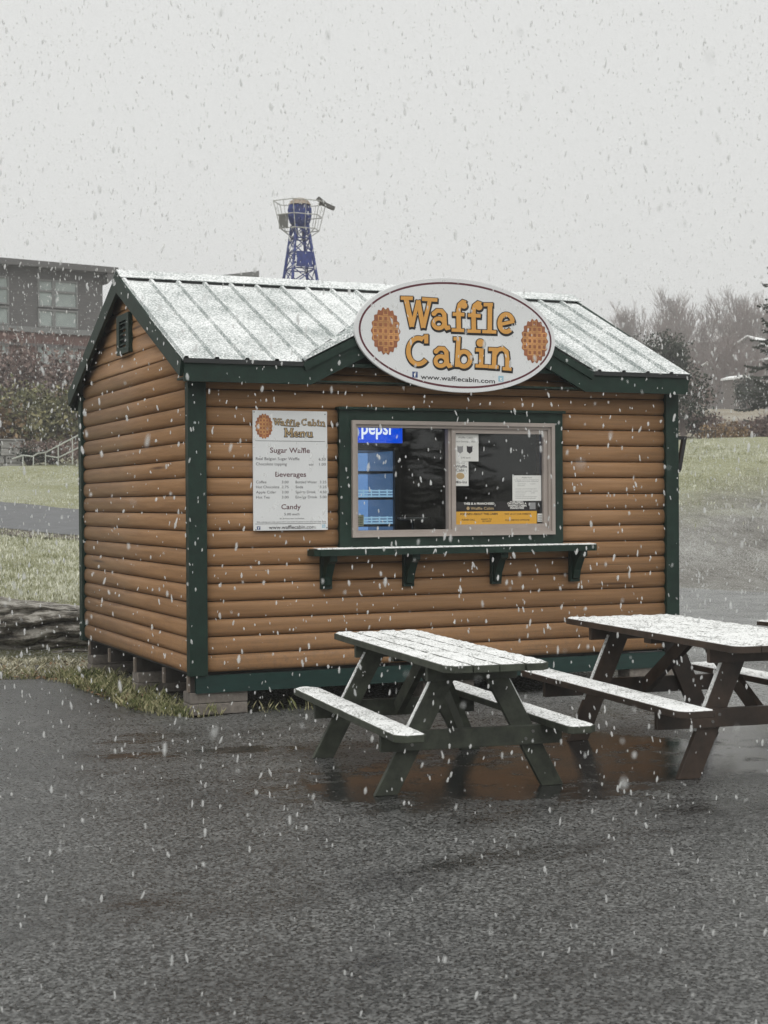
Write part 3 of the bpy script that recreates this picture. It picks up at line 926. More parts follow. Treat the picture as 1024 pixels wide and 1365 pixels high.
class Strokes:
    """thick rounded strokes in artwork units; drawn as flat layers"""
    def __init__(s):
        s.items = []
    def line(s, pts, w, cap=False):
        s.items.append(('l', [tuple(p) for p in pts], w, cap)); return s
    def ball(s, x, y, r):
        s.items.append(('b', (x, y), r)); return s
    def ring(s, x, y, rx, ry, w, a0=0, a1=360, n=26):
        p = []
        for i in range(n + 1):
            a = math.radians(a0 + (a1 - a0) * i / n)
            p.append((x + rx * math.cos(a), y - ry * math.sin(a)))
        return s.line(p, w)
    def mesh(s, A, y, grow=0.0, dx=0.0, dy=0.0, step=0.00006):
        m = MB()
        k = 0
        for it in s.items:
            yy = y - step * k
            k += 1
            if it[0] == 'b':
                (cx, cy), r = it[1], it[2] + grow
                c = [A(cx + dx + r*math.cos(2*math.pi*i/20), cy + dy + r*math.sin(2*math.pi*i/20)) for i in range(20)]
                m.add([(p[0], yy, p[1]) for p in c], [tuple(range(20))])
                continue
            P = [Vector((p[0] + dx, p[1] + dy)) for p in it[1]]
            w = it[2] / 2 + grow
            # lengthen ends by grow so that the outline shows round the ends too
            d0 = (P[0] - P[1]).normalized(); d1 = (P[-1] - P[-2]).normalized()
            P[0] = P[0] + d0 * grow; P[-1] = P[-1] + d1 * grow
            L, R = [], []
            for i, p in enumerate(P):
                a = P[max(i-1, 0)]; b = P[min(i+1, len(P)-1)]
                t = (b - a).normalized(); n = Vector((-t.y, t.x))
                if 0 < i < len(P) - 1:
                    t1 = (p - a).normalized(); n1 = Vector((-t1.y, t1.x))
                    q = w / max(0.45, n.dot(n1))
                else:
                    q = w
                L.append(A(*(p + n * q))); R.append(A(*(p - n * q)))
            vs = [(p[0], yy, p[1]) for p in L] + [(p[0], yy, p[1]) for p in R]
            nn = len(P)
            m.add(vs, [(i, i+1, nn+i+1, nn+i) for i in range(nn - 1)])
        return m

def glyph_a(cx, cy):
    g_ = Strokes()
    g_.ring(cx, cy, 40, 37, 30)
    g_.line([(cx-38, cy-72), (cx-12, cy-96), (cx+22, cy-94), (cx+42, cy-70), (cx+45, cy-20), (cx+48, cy+18), (cx+62, cy+36), (cx+86, cy+30)], 31)
    g_.ball(cx-36, cy-74, 18)
    return g_.items
def word_waffle():
    s = Strokes()
    s.line([(112, 95), (160, 318)], 36).line([(160, 318), (206, 118)], 27).line([(206, 118), (246, 326)], 34).line([(246, 326), (296, 110)], 29)
    s.line([(74, 100), (166, 102)], 27).line([(236, 108), (352, 116)], 27)
    s.items += glyph_a(362, 292)
    s.line([(514, 345), (512, 190), (522, 150), (546, 130), (566, 138)], 34).ball(554, 156, 25).line([(468, 222), (556, 226)], 27).line([(460, 342), (554, 346)], 25)
    s.line([(628, 352), (625, 196), (636, 158), (660, 140), (682, 148)], 34).ball(668, 168, 25).line([(584, 230), (680, 236)], 27).line([(578, 350), (680, 354)], 25)
    s.line([(748, 352), (750, 148)], 34).line([(702, 150), (772, 150)], 27).line([(692, 354), (798, 358)], 25)
    s.ring(873, 290, 50, 66, 33, 12, 312).line([(830, 300), (934, 276)], 25)
    return s
def word_cabin():
    s = Strokes()
    s.ring(208, 502, 76, 98, 34, 62, 318).line([(268, 376), (268, 444)], 30)
    s.line([(236, 404), (268, 392)], 24)
    s.items += glyph_a(378, 578)
    s.line([(512, 404), (500, 622)], 32).line([(474, 408), (528, 408)], 26).ring(553, 562, 48, 56, 33)
    s.ball(678, 440, 30).line([(686, 494), (682, 615)], 33).line([(642, 492), (702, 496)], 27).line([(640, 614), (736, 618)], 25)
    s.line([(786, 486), (780, 618)], 33).line([(740, 488), (802, 490)], 27).line([(786, 530), (808, 494), (846, 482), (874, 506), (882, 560), (882, 628)], 32)
    s.line([(738, 620), (816, 624)], 25).line([(846, 634), (914, 640)], 25)
    return s

# ------------------------------------------------------------------ oval sign
SY = -0.262
SCX, SCZ, SA, SB, STL = 2.127, 2.902, 0.880, 0.449, -0.030
sign = empty("oval_sign", (0, 0, 0))
tag(sign, "large white oval sign reading Waffle Cabin in gold letters above the serving window", "sign")
def ell(a, b, t):
    x, z = a * math.cos(t), b * math.sin(t)
    return (SCX + x * math.cos(STL) - z * math.sin(STL), SCZ + x * math.sin(STL) + z * math.cos(STL))
nE = 96
MB().prism([ell(SA, SB, 2*math.pi*i/nE) for i in range(nE)], 'y', SY, SY + 0.026).build("panel", M['sign'], sign, bevel=0.004)
def ring_mesh(a0, b0, a1, b1, y):
    vs = [(p[0], y, p[1]) for p in [ell(a0, b0, 2*math.pi*i/nE) for i in range(nE)] + [ell(a1, b1, 2*math.pi*i/nE) for i in range(nE)]]
    return MB().add(vs, [(i, (i+1) % nE, nE + (i+1) % nE, nE + i) for i in range(nE)])
ring_mesh(SA-0.034, SB-0.034, SA-0.050, SB-0.050, SY-0.0006).build("border_line", M['maroon'], sign)
for sx in (-0.55, 0.55):
    MB().box(SCX+sx-0.02, SCX+sx+0.02, SY+0.026, -OH-0.0345, SCZ-0.06, SCZ+0.0).build("mounting_strap", M['steel'], sign)
Hm = [0.005410363876040682, -3.839136553282073e-05, -1.4026881235571287, -0.000337210139709776, -0.005218039382545725, 5.101866531027949, -0.00019088615869753805, -1.5350410167501547e-06]
def artA(x, y):
    """artwork units of the sign's lettering to metres on the panel"""
    px, py = 520 + x / 5.689, 380 + y / 5.689
    w = Hm[6]*px + Hm[7]*py + 1
    return ((Hm[0]*px + Hm[1]*py + Hm[2]) / w, (Hm[3]*px + Hm[4]*py + Hm[5]) / w)
for wd in (word_waffle(), word_cabin()):
    sh = wd.mesh(artA, SY - 0.0010, 8.5, 5, 9)
    sh.build("letter_shadow", M['black'], sign)
    ol = wd.mesh(artA, SY - 0.0036, 6.0)
    ol.build("letter_outline", M['black'], sign)
    wd.mesh(artA, SY - 0.0062, 0.0).build("lettering", M['gold'], sign)

def waffle(cx, cz, rx, rz, y, parent, tilt=0.0, cells=(5, 7)):
    em = empty("waffle_emblem"); em.parent = parent
    n = 120
    lobes = 18
    pts_ = []
    for i in range(n):
        t = 2 * math.pi * i / n
        k = 1 + 0.055 * math.cos(lobes * t)
        pts_.append((cx + rx * k * math.cos(t), cz + rz * k * math.sin(t)))
    MB().prism(pts_, 'y', y, y + 0.0012).build("waffle_disc", M['waffle'], em)
    m = MB(); m2 = MB()
    nxc, nzc = cells
    for i in range(nxc):
        for j in range(nzc):
            x = (i - (nxc-1)/2) * 2 * rx / (nxc + 0.35)
            z = (j - (nzc-1)/2) * 2 * rz / (nzc + 0.35)
            if (x/rx)**2 + (z/rz)**2 < 0.72:
                hx, hz_ = rx / (nxc + 0.35) * 0.96, rz / (nzc + 0.35) * 0.96
                m.add([(cx+x-hx, y-0.0006, cz+z-hz_), (cx+x+hx, y-0.0006, cz+z-hz_), (cx+x+hx, y-0.0006, cz+z+hz_), (cx+x-hx, y-0.0006, cz+z+hz_)], [(0,1,2,3)])
                hx *= 0.58; hz_ *= 0.58
                m2.add([(cx+x-hx, y-0.0012, cz+z-hz_), (cx+x+hx, y-0.0012, cz+z-hz_), (cx+x+hx, y-0.0012, cz+z+hz_), (cx+x-hx, y-0.0012, cz+z+hz_)], [(0,1,2,3)])
    tag(m.build("waffle_grid", M['waffle_hi'], em), kind="stuff")
    tag(m2.build("waffle_pockets", M['waffle'], em), kind="stuff")
    return em
waffle(1.507, 2.912, 0.118, 0.176, SY-0.0016, sign)
waffle(2.815, 2.882, 0.118, 0.172, SY-0.0016, sign)
wx0, wz0 = artA(1024/5.689*0 + (560-520)*5.689, (504.5-380)*5.689)
wx1, wz1 = artA((659-520)*5.689, (511-380)*5.689)
lettering("www.wafflecabin.com", wx0, wx1, wz0-0.004, 0.036, SY-0.0012, M['black'], sign, 0.012, tilt=(wz1-wz0)/(wx1-wx0)*0.9)
def icon(x, z, s, y, m, parent, ch=None):
    MB().prism([(x-s/2, z-s/2), (x+s/2, z-s/2), (x+s/2, z+s/2), (x-s/2, z+s/2)], 'y', y, y+0.0004).build("icon", m, parent)
    if ch:
        lettering(ch, x-s*0.22, x+s*0.24, z-s*0.36, s*0.7, y-0.0004, M['white_ink'], parent, 0.02)
ix, iz = artA((552.5-520)*5.689, (499.5-380)*5.689)
icon(ix, iz, 0.046, SY-0.001, M['blue_icon'], sign, "f")
ix, iz = artA((667-520)*5.689, (505-380)*5.689)
icon(ix, iz, 0.046, SY-0.001, M['pale_icon'], sign, "t")

# ------------------------------------------------------------------ menu board
menu = empty("menu_board")
tag(menu, "tall white menu board with prices screwed to the logs left of the window", "menu board")
MY = -0.046
MX0, MX1, MZ0, MZ1 = 0.497, 1.103, 1.382, 2.297
MB().box(MX0, MX1, MY, MY+0.010, MZ0, MZ1).build("panel", M['sign'], menu, bevel=0.002)
def bx_(x): return MX0 + (x - 115) / 725 * (MX1 - MX0)
def bz_(y): return MZ1 - (y - 95) / 1165 * (MZ1 - MZ0)
def ml(s, x0, x1, y, cap, mat=None, bold=0.0):
    lettering(s, bx_(x0), bx_(x1), bz_(y), cap * (MZ1-MZ0) / 1165, MY-0.0008, mat or M['menu_ink'], menu, bold)
waffle(bx_(222), bz_(248), 0.068, 0.092, MY-0.0014, menu, cells=(5, 6))
def fitA(bx0, bx1, by0, by1, x0, x1, y0, y1):
    return lambda x, y: (bx_(x0 + (x - bx0) / (bx1 - bx0) * (x1 - x0)), bz_(y0 + (y - by0) / (by1 - by0) * (y1 - y0)))
fw = fitA(70, 950, 75, 375, 308, 572, 165, 248)
fc = fitA(110, 925, 375, 650, 584, 822, 168, 244)
for wd, A_ in ((word_waffle(), fw), (word_cabin(), fc)):
    wd.mesh(A_, MY-0.0008, 11, 3, 5).build("letter_outline", M['menu_ink'], menu)
    wd.mesh(A_, MY-0.0030, -3).build("lettering", M['tan_ink'], menu)
mn = Strokes()
mn.line([(15, 215), (15, 15)], 34).line([(15, 15), (85, 170)], 30).line([(85, 170), (155, 15)], 30).line([(155, 15), (155, 215)], 34).line([(-15, 15), (40, 15)], 24).line([(130, 15), (185, 15)], 24).line([(-15, 215), (50, 215)], 22).line([(120, 215), (188, 215)], 22)
mn.ring(260, 155, 48, 58, 32, 12, 312).line([(215, 160), (308, 150)], 24)
mn.line([(350, 215), (350, 105)], 33).line([(352, 140), (375, 105), (410, 98), (436, 120), (440, 215)], 31).line([(325, 105), (365, 105)], 24).line([(322, 215), (380, 215)], 22).line([(415, 215), (470, 215)], 22)
mn.line([(510, 105), (512, 180), (530, 212), (565, 212), (592, 180)], 31).line([(595, 105), (595, 215)], 33).line([(485, 105), (525, 105)], 24).line([(565, 105), (605, 105)], 24).line([(590, 215), (625, 215)], 22)
fm = fitA(-20, 630, 0, 230, 415, 697, 262, 350)
mn.mesh(fm, MY-0.0008, 11, 3, 5).build("letter_outline", M['menu_ink'], menu)
mn.mesh(fm, MY-0.0030, -3).build("lettering", M['tan_ink'], menu)
def rule(x0, x1, y, h=4):
    MB().prism([(bx_(x0), bz_(y+h)), (bx_(x1), bz_(y+h)), (bx_(x1), bz_(y)), (bx_(x0), bz_(y))], 'y', MY-0.0008, MY-0.0004).build("rule_line", M['menu_ink'], menu)
rule(138, 818, 388); rule(132, 826, 1192)
ml("Sugar Waffle", 278, 666, 504, 50, M['menu_head'], 0.012)
ml("Beverages", 328, 628, 737, 48, M['menu_head'], 0.012)
ml("Candy", 384, 574, 1053, 48, M['menu_head'], 0.012)
ml("Real Belgian Sugar Waffle", 142, 564, 576, 28); ml("6.50", 754, 822, 578, 26)
ml("Chocolate topping", 142, 440, 627, 28); ml("add", 656, 700, 627, 20); ml("1.00", 758, 824, 627, 26)
for y, a, pa, b, pb in [(801, "Coffee", "3.00", "Bottled Water", "3.25"), (849, "Hot Chocolate", "2.75", "Soda", "3.25"), (899, "Apple Cider", "3.00", "Sports Drink", "4.50"), (948, "Hot Tea", "3.00", "Energy Drink", "5.00")]:
    wa = {"Coffee": 242, "Hot Chocolate": 366, "Apple Cider": 334, "Hot Tea": 272}[a]
    wb = {"Bottled Water": 736, "Soda": 598, "Sports Drink": 722, "Energy Drink": 736}[b]
    ml(a, 142, wa, y, 26); ml(pa, 390, 456, y, 25); ml(b, 524, wb, y, 26); ml(pb, 762, 828, y, 25)
ml("5.00 each", 412, 560, 1113, 24)
ml("all prices tax included", 368, 604, 1150, 13); ml("Before placing your order, please inform your server if a person in your party has a food allergy", 148, 822, 1182, 13)
ml("www.wafflecabin.com", 262, 718, 1245, 34, None, 0.012)
icon(bx_(165), bz_(1233), 0.026, MY-0.0008, M['blue_icon'], menu, "f")
icon(bx_(800), bz_(1222), 0.026, MY-0.0008, M['pale_icon'], menu, "t")
for x, y in ((128, 112), (818, 124), (138, 1250), (830, 1238)):
    MB().tube([(bx_(x), MY-0.003, bz_(y)), (bx_(x), MY+0.002, bz_(y))], 0.0045, 8).build("screw", M['screw'], menu)

# ------------------------------------------------------------------ behind the window
def sheet(name, label, x0, x1, z0, z1, y, mat, cat="notice"):
    o = MB().box(x0, x1, y, y + 0.0008, z0, z1).build(name, mat)
    tag(o, label, cat)
    return o
PY = -0.0212
def wx_(x): return 2.207 + (x - 52) / (905 - 52) * (3.014 - 2.207)
def wz_(y): return 2.144 - (y - 62) / (958 - 62) * (2.144 - 1.408)
def wl_(s, x0, x1, y, cap, mat, par, bold=0.0):
    lettering(s, wx_(x0), wx_(x1), wz_(y), cap * (2.144-1.408) / 896, PY-0.0004, mat, par, bold)
n1 = sheet("paper_notice", "white paper notice with two shield emblems at top of right window pane", wx_(52), wx_(285), wz_(336), wz_(70), PY, M['paper'])
wl_("Waffle Cabin", 90, 232, 112, 18, M['grey_ink'], n1); wl_("Now Serving Coffee", 66, 256, 150, 16, M['grey_ink'], n1); wl_("3.00 each", 116, 208, 308, 16, M['grey_ink'], n1)
for x, m_ in ((110, M['grey_plastic']), (200, M['menu_ink'])):
    MB().prism([(wx_(x-28), wz_(182)), (wx_(x-14), wz_(190)), (wx_(x+14), wz_(190)), (wx_(x+28), wz_(182)), (wx_(x+26), wz_(240)), (wx_(x), wz_(262)), (wx_(x-26), wz_(240))], 'y', PY-0.0005, PY-0.0003).build("emblem", m_, n1)
n2 = sheet("paper_notice", "narrow white Waffle Cabin flyer with round waffle picture at left of right pane", wx_(52), wx_(188), wz_(578), wz_(337.5), PY, M['paper'])
wl_("Try our", 70, 160, 358, 14, M['grey_ink'], n2); wl_("Waffle", 64, 174, 400, 28, M['grey_ink'], n2, 0.02); wl_("Cabin", 66, 168, 436, 28, M['grey_ink'], n2, 0.02); wl_("Mix-Ins", 62, 172, 552, 26, M['grey_ink'], n2, 0.02)
MB().prism([(wx_(110 + 39*math.cos(i*math.pi/12)), wz_(480 + 32*math.sin(i*math.pi/12))) for i in range(24)], 'y', PY-0.0005, PY-0.0003).build("waffle_picture", M['tan_ink'], n2)
n3 = sheet("paper_notice", "square white typed permit page at lower right of right window pane", wx_(612), wx_(896), wz_(728), wz_(474), PY, M['paper'])
wl_("Mobile Food", 706, 800, 502, 14, M['grey_ink'], n3)
for k, (x0, x1, y) in enumerate([(632, 872, 522), (640, 868, 538), (662, 740, 562), (786, 836, 562), (662, 730, 580), (640, 850, 612), (640, 720, 634), (730, 800, 634), (815, 860, 634), (640, 740, 652), (790, 830, 652), (640, 730, 672), (640, 850, 690), (640, 840, 706)]):
    wl_("lorem ipsum"[:3] * 0 + "nominal record of inspection" if x1 - x0 > 150 else "record of food", x0, x1, y, 9, M['grey_ink'], n3)
bn = empty("window_banner")
tag(bn, "black and amber franchise banner along the bottom of the right window pane", "banner")
MB().box(wx_(60), wx_(850), PY-0.0002, PY+0.0006, wz_(829), wz_(735)).build("black_strip", M['black'], bn)
MB().box(wx_(60), wx_(850), PY-0.0002, PY+0.0006, wz_(956), wz_(829.5)).build("amber_strip", M['amber'], bn)
def bl(s, x0, x1, y, cap, mat, bold=0.015):
    wl_(s, x0, x1, y, cap, mat, bn, bold)
bl("THIS IS A FRANCHISED", 142, 434, 762, 20, M['white_ink'], 0.03)
bl("Waffle Cabin", 206, 428, 812, 26, M['tan_ink'])
bl("FOR INFO", 588, 716, 742, 12, M['white_ink'], 0.03); bl("ON STARTING A", 562, 748, 762, 18, M['white_ink'], 0.03); bl("WAFFLE CABIN", 566, 748, 785, 18, M['white_ink'], 0.03); bl("FRANCHISE", 588, 724, 807, 18, M['white_ink'], 0.03)
bl("FOR INFO ABOUT THIS CABIN", 108, 466, 864, 20, M['black'], 0.03); bl("PLEASE CALL", 122, 248, 918, 16, M['black'], 0.02); bl("READY TO", 308, 408, 914, 14, M['black'], 0.02); bl("GO NOW", 318, 402, 934, 14, M['black'], 0.02)
bl("VISIT US AT OUR WEBSITE", 530, 790, 866, 15, M['black'], 0.02); bl("FULL SERVICE OPTIONS", 540, 778, 926, 15, M['black'], 0.02)
MB().tube([(wx_(182), PY-0.0006, wz_(798)), (wx_(182), PY-0.0003, wz_(798))], 0.014, 14).build("waffle_picture", M['tan_ink'], bn)
MB().box(wx_(778), wx_(838), PY-0.0006, PY-0.0003, wz_(812), wz_(745)).build("cup_picture", M['grey_plastic'], bn)
st1 = sheet("window_sticker", "small white sticker with dot rows at bottom right of right window pane", wx_(857), wx_(905), wz_(938), wz_(856), PY-0.001, M['paper'], "sticker")
st2 = sheet("window_sticker", "small pale yellow sticker at bottom left corner of left window pane", 1.3735, 1.4335, 1.405, 1.495, 0.0225, flat("pale_yellow_paper", (0.55, 0.54, 0.38), 0.8), "sticker")
for st, x0, x1, z0, z1, yy in ((st1, wx_(857), wx_(905), wz_(938), wz_(856), PY-0.001), (st2, 1.3735, 1.4335, 1.405, 1.495, 0.0225)):
    m = MB()
    for i in range(3):
        for j in range(4):
            cx, cz = x0 + (x1-x0)*(0.25+0.25*i), z0 + (z1-z0)*(0.15+0.2*j)
            m.box(cx-0.004, cx+0.004, yy-0.0005, yy-0.0002, cz-0.004, cz+0.004)
    m.build("printed_dots", M['grey_ink'], st)

# drinks cooler inside
CY = 1.20
cool = empty("drink_cooler", (0, 0, 0))
tag(cool, "lit drinks cooler with blue pepsi header seen through the left window pane", "cooler")
CX0, CX1 = 1.50, 2.265
cb = MB()
cb.box(CX0, CX0+0.04, CY, CY+0.62, 0.345, 2.46).box(CX1-0.04, CX1, CY, CY+0.62, 0.345, 2.46)
cb.box(CX0+0.04, CX1-0.04, CY+0.58, CY+0.62, 0.345, 2.46).box(CX0+0.04, CX1-0.04, CY, CY+0.58, 0.345, 0.60).box(CX0+0.04, CX1-0.04, CY, CY+0.58, 2.42, 2.46)
cb.box(CX0+0.04, CX1-0.04, CY, CY+0.58, 2.045, 2.105)
cb.build("cabinet", M['cooler'], cool)
MB().box(CX0+0.041, CX1-0.041, CY+0.565, CY+0.578, 0.61, 2.04).build("back_panel", emit("cooler_light", (0.16, 0.31, 0.62), 0.62), cool)
MB().box(CX0+0.02, CX1+0.03, CY-0.022, CY-0.002, 2.110, 2.40).build("header_panel", emit("cooler_header", (0.0, 0.06, 0.60), 0.9), cool)
hd = lettering("pepsi", 1.905, 2.185, 2.185, 0.125, CY-0.024, emit("header_lettering", (0.8, 0.85, 0.95), 0.8), cool, 0.02)
MB().tube([(1.825, CY-0.026, 2.20), (1.825, CY-0.0235, 2.20)], 0.06, 24).build("round_emblem", emit("header_emblem", (0.5, 0.55, 0.7), 0.6), cool)
m_sh = flat("cooler_shelf", (0.02, 0.03, 0.05), 0.4)
m_rk = emit("lit_wire_rack", (0.35, 0.58, 0.80), 0.55)  # rack and side wall glow themselves, imitating light from the cooler's interior
m_rk2 = emit("lit_wall_face", (0.14, 0.27, 0.52), 0.25)
for z in (1.40, 1.635, 1.865, 1.17):
    s1 = MB().box(CX0+0.045, CX1-0.045, CY+0.02, CY+0.50, z-0.02, z).build("cooler_shelf", m_sh, cool)
    if z < 1.8:
        rk = MB()
        for r_ in range(3):
            rk.box(CX0+0.05, CX1-0.05, CY+0.018, CY+0.022, z+0.004+r_*0.024, z+0.018+r_*0.024)
        for c_ in range(9):
            xx = CX0+0.06+c_*0.075
            rk.box(xx, xx+0.012, CY+0.0225, CY+0.026, z+0.002, z+0.07)
        rk.build("wire_rack", m_rk, cool)
MB().box(CX1-0.055, CX1-0.0405, CY+0.03, CY+0.56, 0.61, 2.04).build("lit_side", m_rk2, cool)
MB().box(1.735, 1.748, CY+0.49, CY+0.51, 1.60, 2.04).build("shelf_standard", m_sh, cool)
picture_frame(CX0, CX1, 0.60, 2.108, 0.045, CY-0.02, CY-0.002).build("door_frame", M['cooler'], cool)
# counter and tray inside
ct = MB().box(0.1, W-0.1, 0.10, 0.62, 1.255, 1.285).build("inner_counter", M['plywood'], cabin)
tr = empty("round_tray", (2.02, 0.36, 1.285))
tag(tr, "small round grey tray on a dark stand inside the left window pane", "tray")
MB().tube([(0,0,0.06),(0,0,0.16)], 0.012, 8).build("stem", M['steel'], tr)
MB().tube([(0,0,0.0),(0,0,0.012),(0,0,0.06)], [0.06,0.06,0.014], 16).build("foot", M['steel'], tr)
MB().tube([(0,0,0.16),(0,0,0.168),(0,0,0.182)], [0.10,0.13,0.135], 28).build("dish", M['grey_plastic'], tr)

# ------------------------------------------------------------------ picnic tables
def snow_on(x0, x1, y0, y1, z, parent, cut=0.0, t=0.010, ny=60, nxs=6):
    """thin ragged snow on a plank; cut = clipped corners at the -y and +y ends on either side (pair)"""
    vs, fs = [], []
    cl, cr = cut if isinstance(cut, tuple) else (cut, cut)
    for i in range(ny + 1):
        y = y0 + (y1 - y0) * i / ny
        e = min(y - y0, y1 - y)
        a = x0 + max(0, cl - e) + 0.003 + random.uniform(0, 0.005)
        b = x1 - max(0, cr - e) - 0.003 - random.uniform(0, 0.005)
        for j in range(nxs + 1):
            s_ = j / nxs
            h = 0.0012 if j in (0, nxs) or i in (0, ny) else t * random.choice((0.55, 0.8, 1.0, 1.1)) * random.uniform(0.85, 1.15)
            vs.append((a + (b - a) * s_, y, z + h))
    for i in range(ny):
        for j in range(nxs):
            k = i * (nxs + 1) + j
            fs.append((k, k + 1, k + nxs + 2, k + nxs + 1))
    return MB().add(vs, fs).build("snow", M['snow'], parent, smooth=True)

def plank(name, x0, x1, y0, y1, z0, z1, mat, parent, cl=0.0, cr=0.0):
    poly = [(x0 + cl, y0), (x1 - cr, y0), (x1, y0 + cr), (x1, y1 - cr), (x1 - cr, y1), (x0 + cl, y1), (x0, y1 - cl), (x0, y0 + cl)]
    q = []
    for p in poly:
        if not q or math.dist(p, q[-1]) > 1e-6: q.append(p)
    if math.dist(q[0], q[-1]) < 1e-6: q.pop()
    return MB().prism(q, 'z', z0, z1).build(name, mat, parent, bevel=0.003)

def picnic_table(loc, rz, L, Wt, h, nb, Ll, s, hs, so, sw, mat, label, gap=0.006, lw=0.118):
    t = empty("picnic_table", loc, rz)
    tag(t, label, "picnic table", "picnic tables on the wet lot")
    th_ = 0.038
    bw2 = (Wt - gap * (nb - 1)) / nb
    for i in range(nb):
        x0 = -Wt/2 + i * (bw2 + gap)
        cl = 0.045 if i == 0 else 0.0
        cr = 0.045 if i == nb - 1 else 0.0
        dy = random.uniform(-0.004, 0.004)
        pl = plank("top_plank", x0, x0 + bw2, -L/2 + dy, L/2 + dy, h - th_, h, mat, t, cl, cr)
        snow_on(x0, x0 + bw2, -L/2 + dy, L/2 + dy, h, pl, (cl, cr))
    for sg in (-1, 1):
        a, b = (-so, -so + sw) if sg < 0 else (so - sw, so)
        c = (0.045, 0.02) if sg < 0 else (0.02, 0.045)
        pl = plank("seat_plank", a, b, -L/2 + 0.01, L/2 - 0.01, hs - th_, hs, mat, t, *c)
        snow_on(a, b, -L/2 + 0.01, L/2 - 0.01, hs, pl, c)
    for sy in (-1, 1):
        yl = sy * Ll / 2
        for sx in (-1, 1):
            top = (sx * (Wt * 0.20), yl, h - th_ - 0.002)
            bot = (sx * s, yl, 0.0)
            # leg board cut level at both ends
            dx = lw / 2 / math.cos(math.atan2(abs(bot[0]-top[0]), h))
            lg = MB().prism([(bot[0]-dx, 0.0), (bot[0]+dx, 0.0), (top[0]+dx, top[2]), (top[0]-dx, top[2])], 'y', yl - 0.019, yl + 0.019).build("leg", mat, t, bevel=0.003)
            # snow lodged on the sloping upper edge
            ed = MB()
            p0 = (bot[0] + sx*dx*0.0 - sx*0 + (dx if sx > 0 else -dx), 0, 0.0)
            a0 = Vector((bot[0] + sx * dx, yl, 0.0)); a1 = Vector((top[0] + sx * dx, yl, top[2]))
            if sx < 0:
                q0, q1 = a0.lerp(a1, 0.36), a0.lerp(a1, 0.93)
            else:
                q0, q1 = a0.lerp(a1, 0.60), a0.lerp(a1, 0.93)
            ed.bar(q0 + Vector((sx*0.002, 0, 0.002)), q1 + Vector((sx*0.002, 0, 0.002)), 0.030, 0.006)
            ed.build("snow", M['snow'], lg)
        yo = yl + sy * 0.0385
        MB().box(-so + 0.04, so - 0.04, yo - 0.0185, yo + 0.0185, hs - th_ - 0.108, hs - th_ - 0.001).build("seat_beam", mat, t, bevel=0.003)
        for sx in (-1, 1):
            zc_ = hs - th_ - 0.055
            fr_ = zc_ / (h - th_)
            xc_ = sx * (s + (Wt * 0.20 - s) * fr_)
            for o_ in (-0.022, 0.022):
                MB().tube([(xc_ + o_, yo + sy * 0.0186, zc_ + o_ * 0.9), (xc_ + o_, yo + sy * 0.0245, zc_ + o_ * 0.9)], 0.0095, 6).build("bolt", M['galv_bolt'], t)
        yi = yl + sy * 0.0385
        MB().box(-Wt/2 + 0.03, Wt/2 - 0.03, yi - 0.0185, yi + 0.0185, h - th_ - 0.085, h - th_ - 0.001).build("top_cleat", mat, t, bevel=0.003)
        bm_ = MB()
        bm_.bar((0.0, yl - sy * 0.022, hs - th_ - 0.06), (0.0, sy * 0.09, h - th_ - 0.02), 0.09, 0.038, (1, 0, 0))
        bm_.build("brace", mat, t)
    MB().box(-Wt/2 + 0.05, Wt/2 - 0.05, -0.045, 0.045, h - th_ - 0.04, h - th_ - 0.001).build("top_cleat", mat, t)
    return t

picnic_table((0.622, -2.90, 0.0), -0.11, 2.236, 0.586, 0.737, 4, 1.31, 0.49, 0.388, 0.571, 0.172, M['green_tbl'],
             "smaller olive-green picnic table with snowy plank top, nearest the cabin front")
picnic_table((2.40, -3.08, 0.0), -0.11, 2.32, 0.81, 0.785, 5, 1.516, 0.49, 0.44, 0.75, 0.23, M['brown_tbl'],
             "larger dark brown picnic table under smooth snow at the right edge", 0.004, 0.132)
picnic_table((6.75, 0.05, 0.0), 0.10, 2.1, 0.75, 0.75, 5, 1.4, 0.5, 0.43, 0.74, 0.22, M['brown_tbl'],
             "farthest picnic table, only a snowy corner showing behind the brown one", 0.004, 0.14)

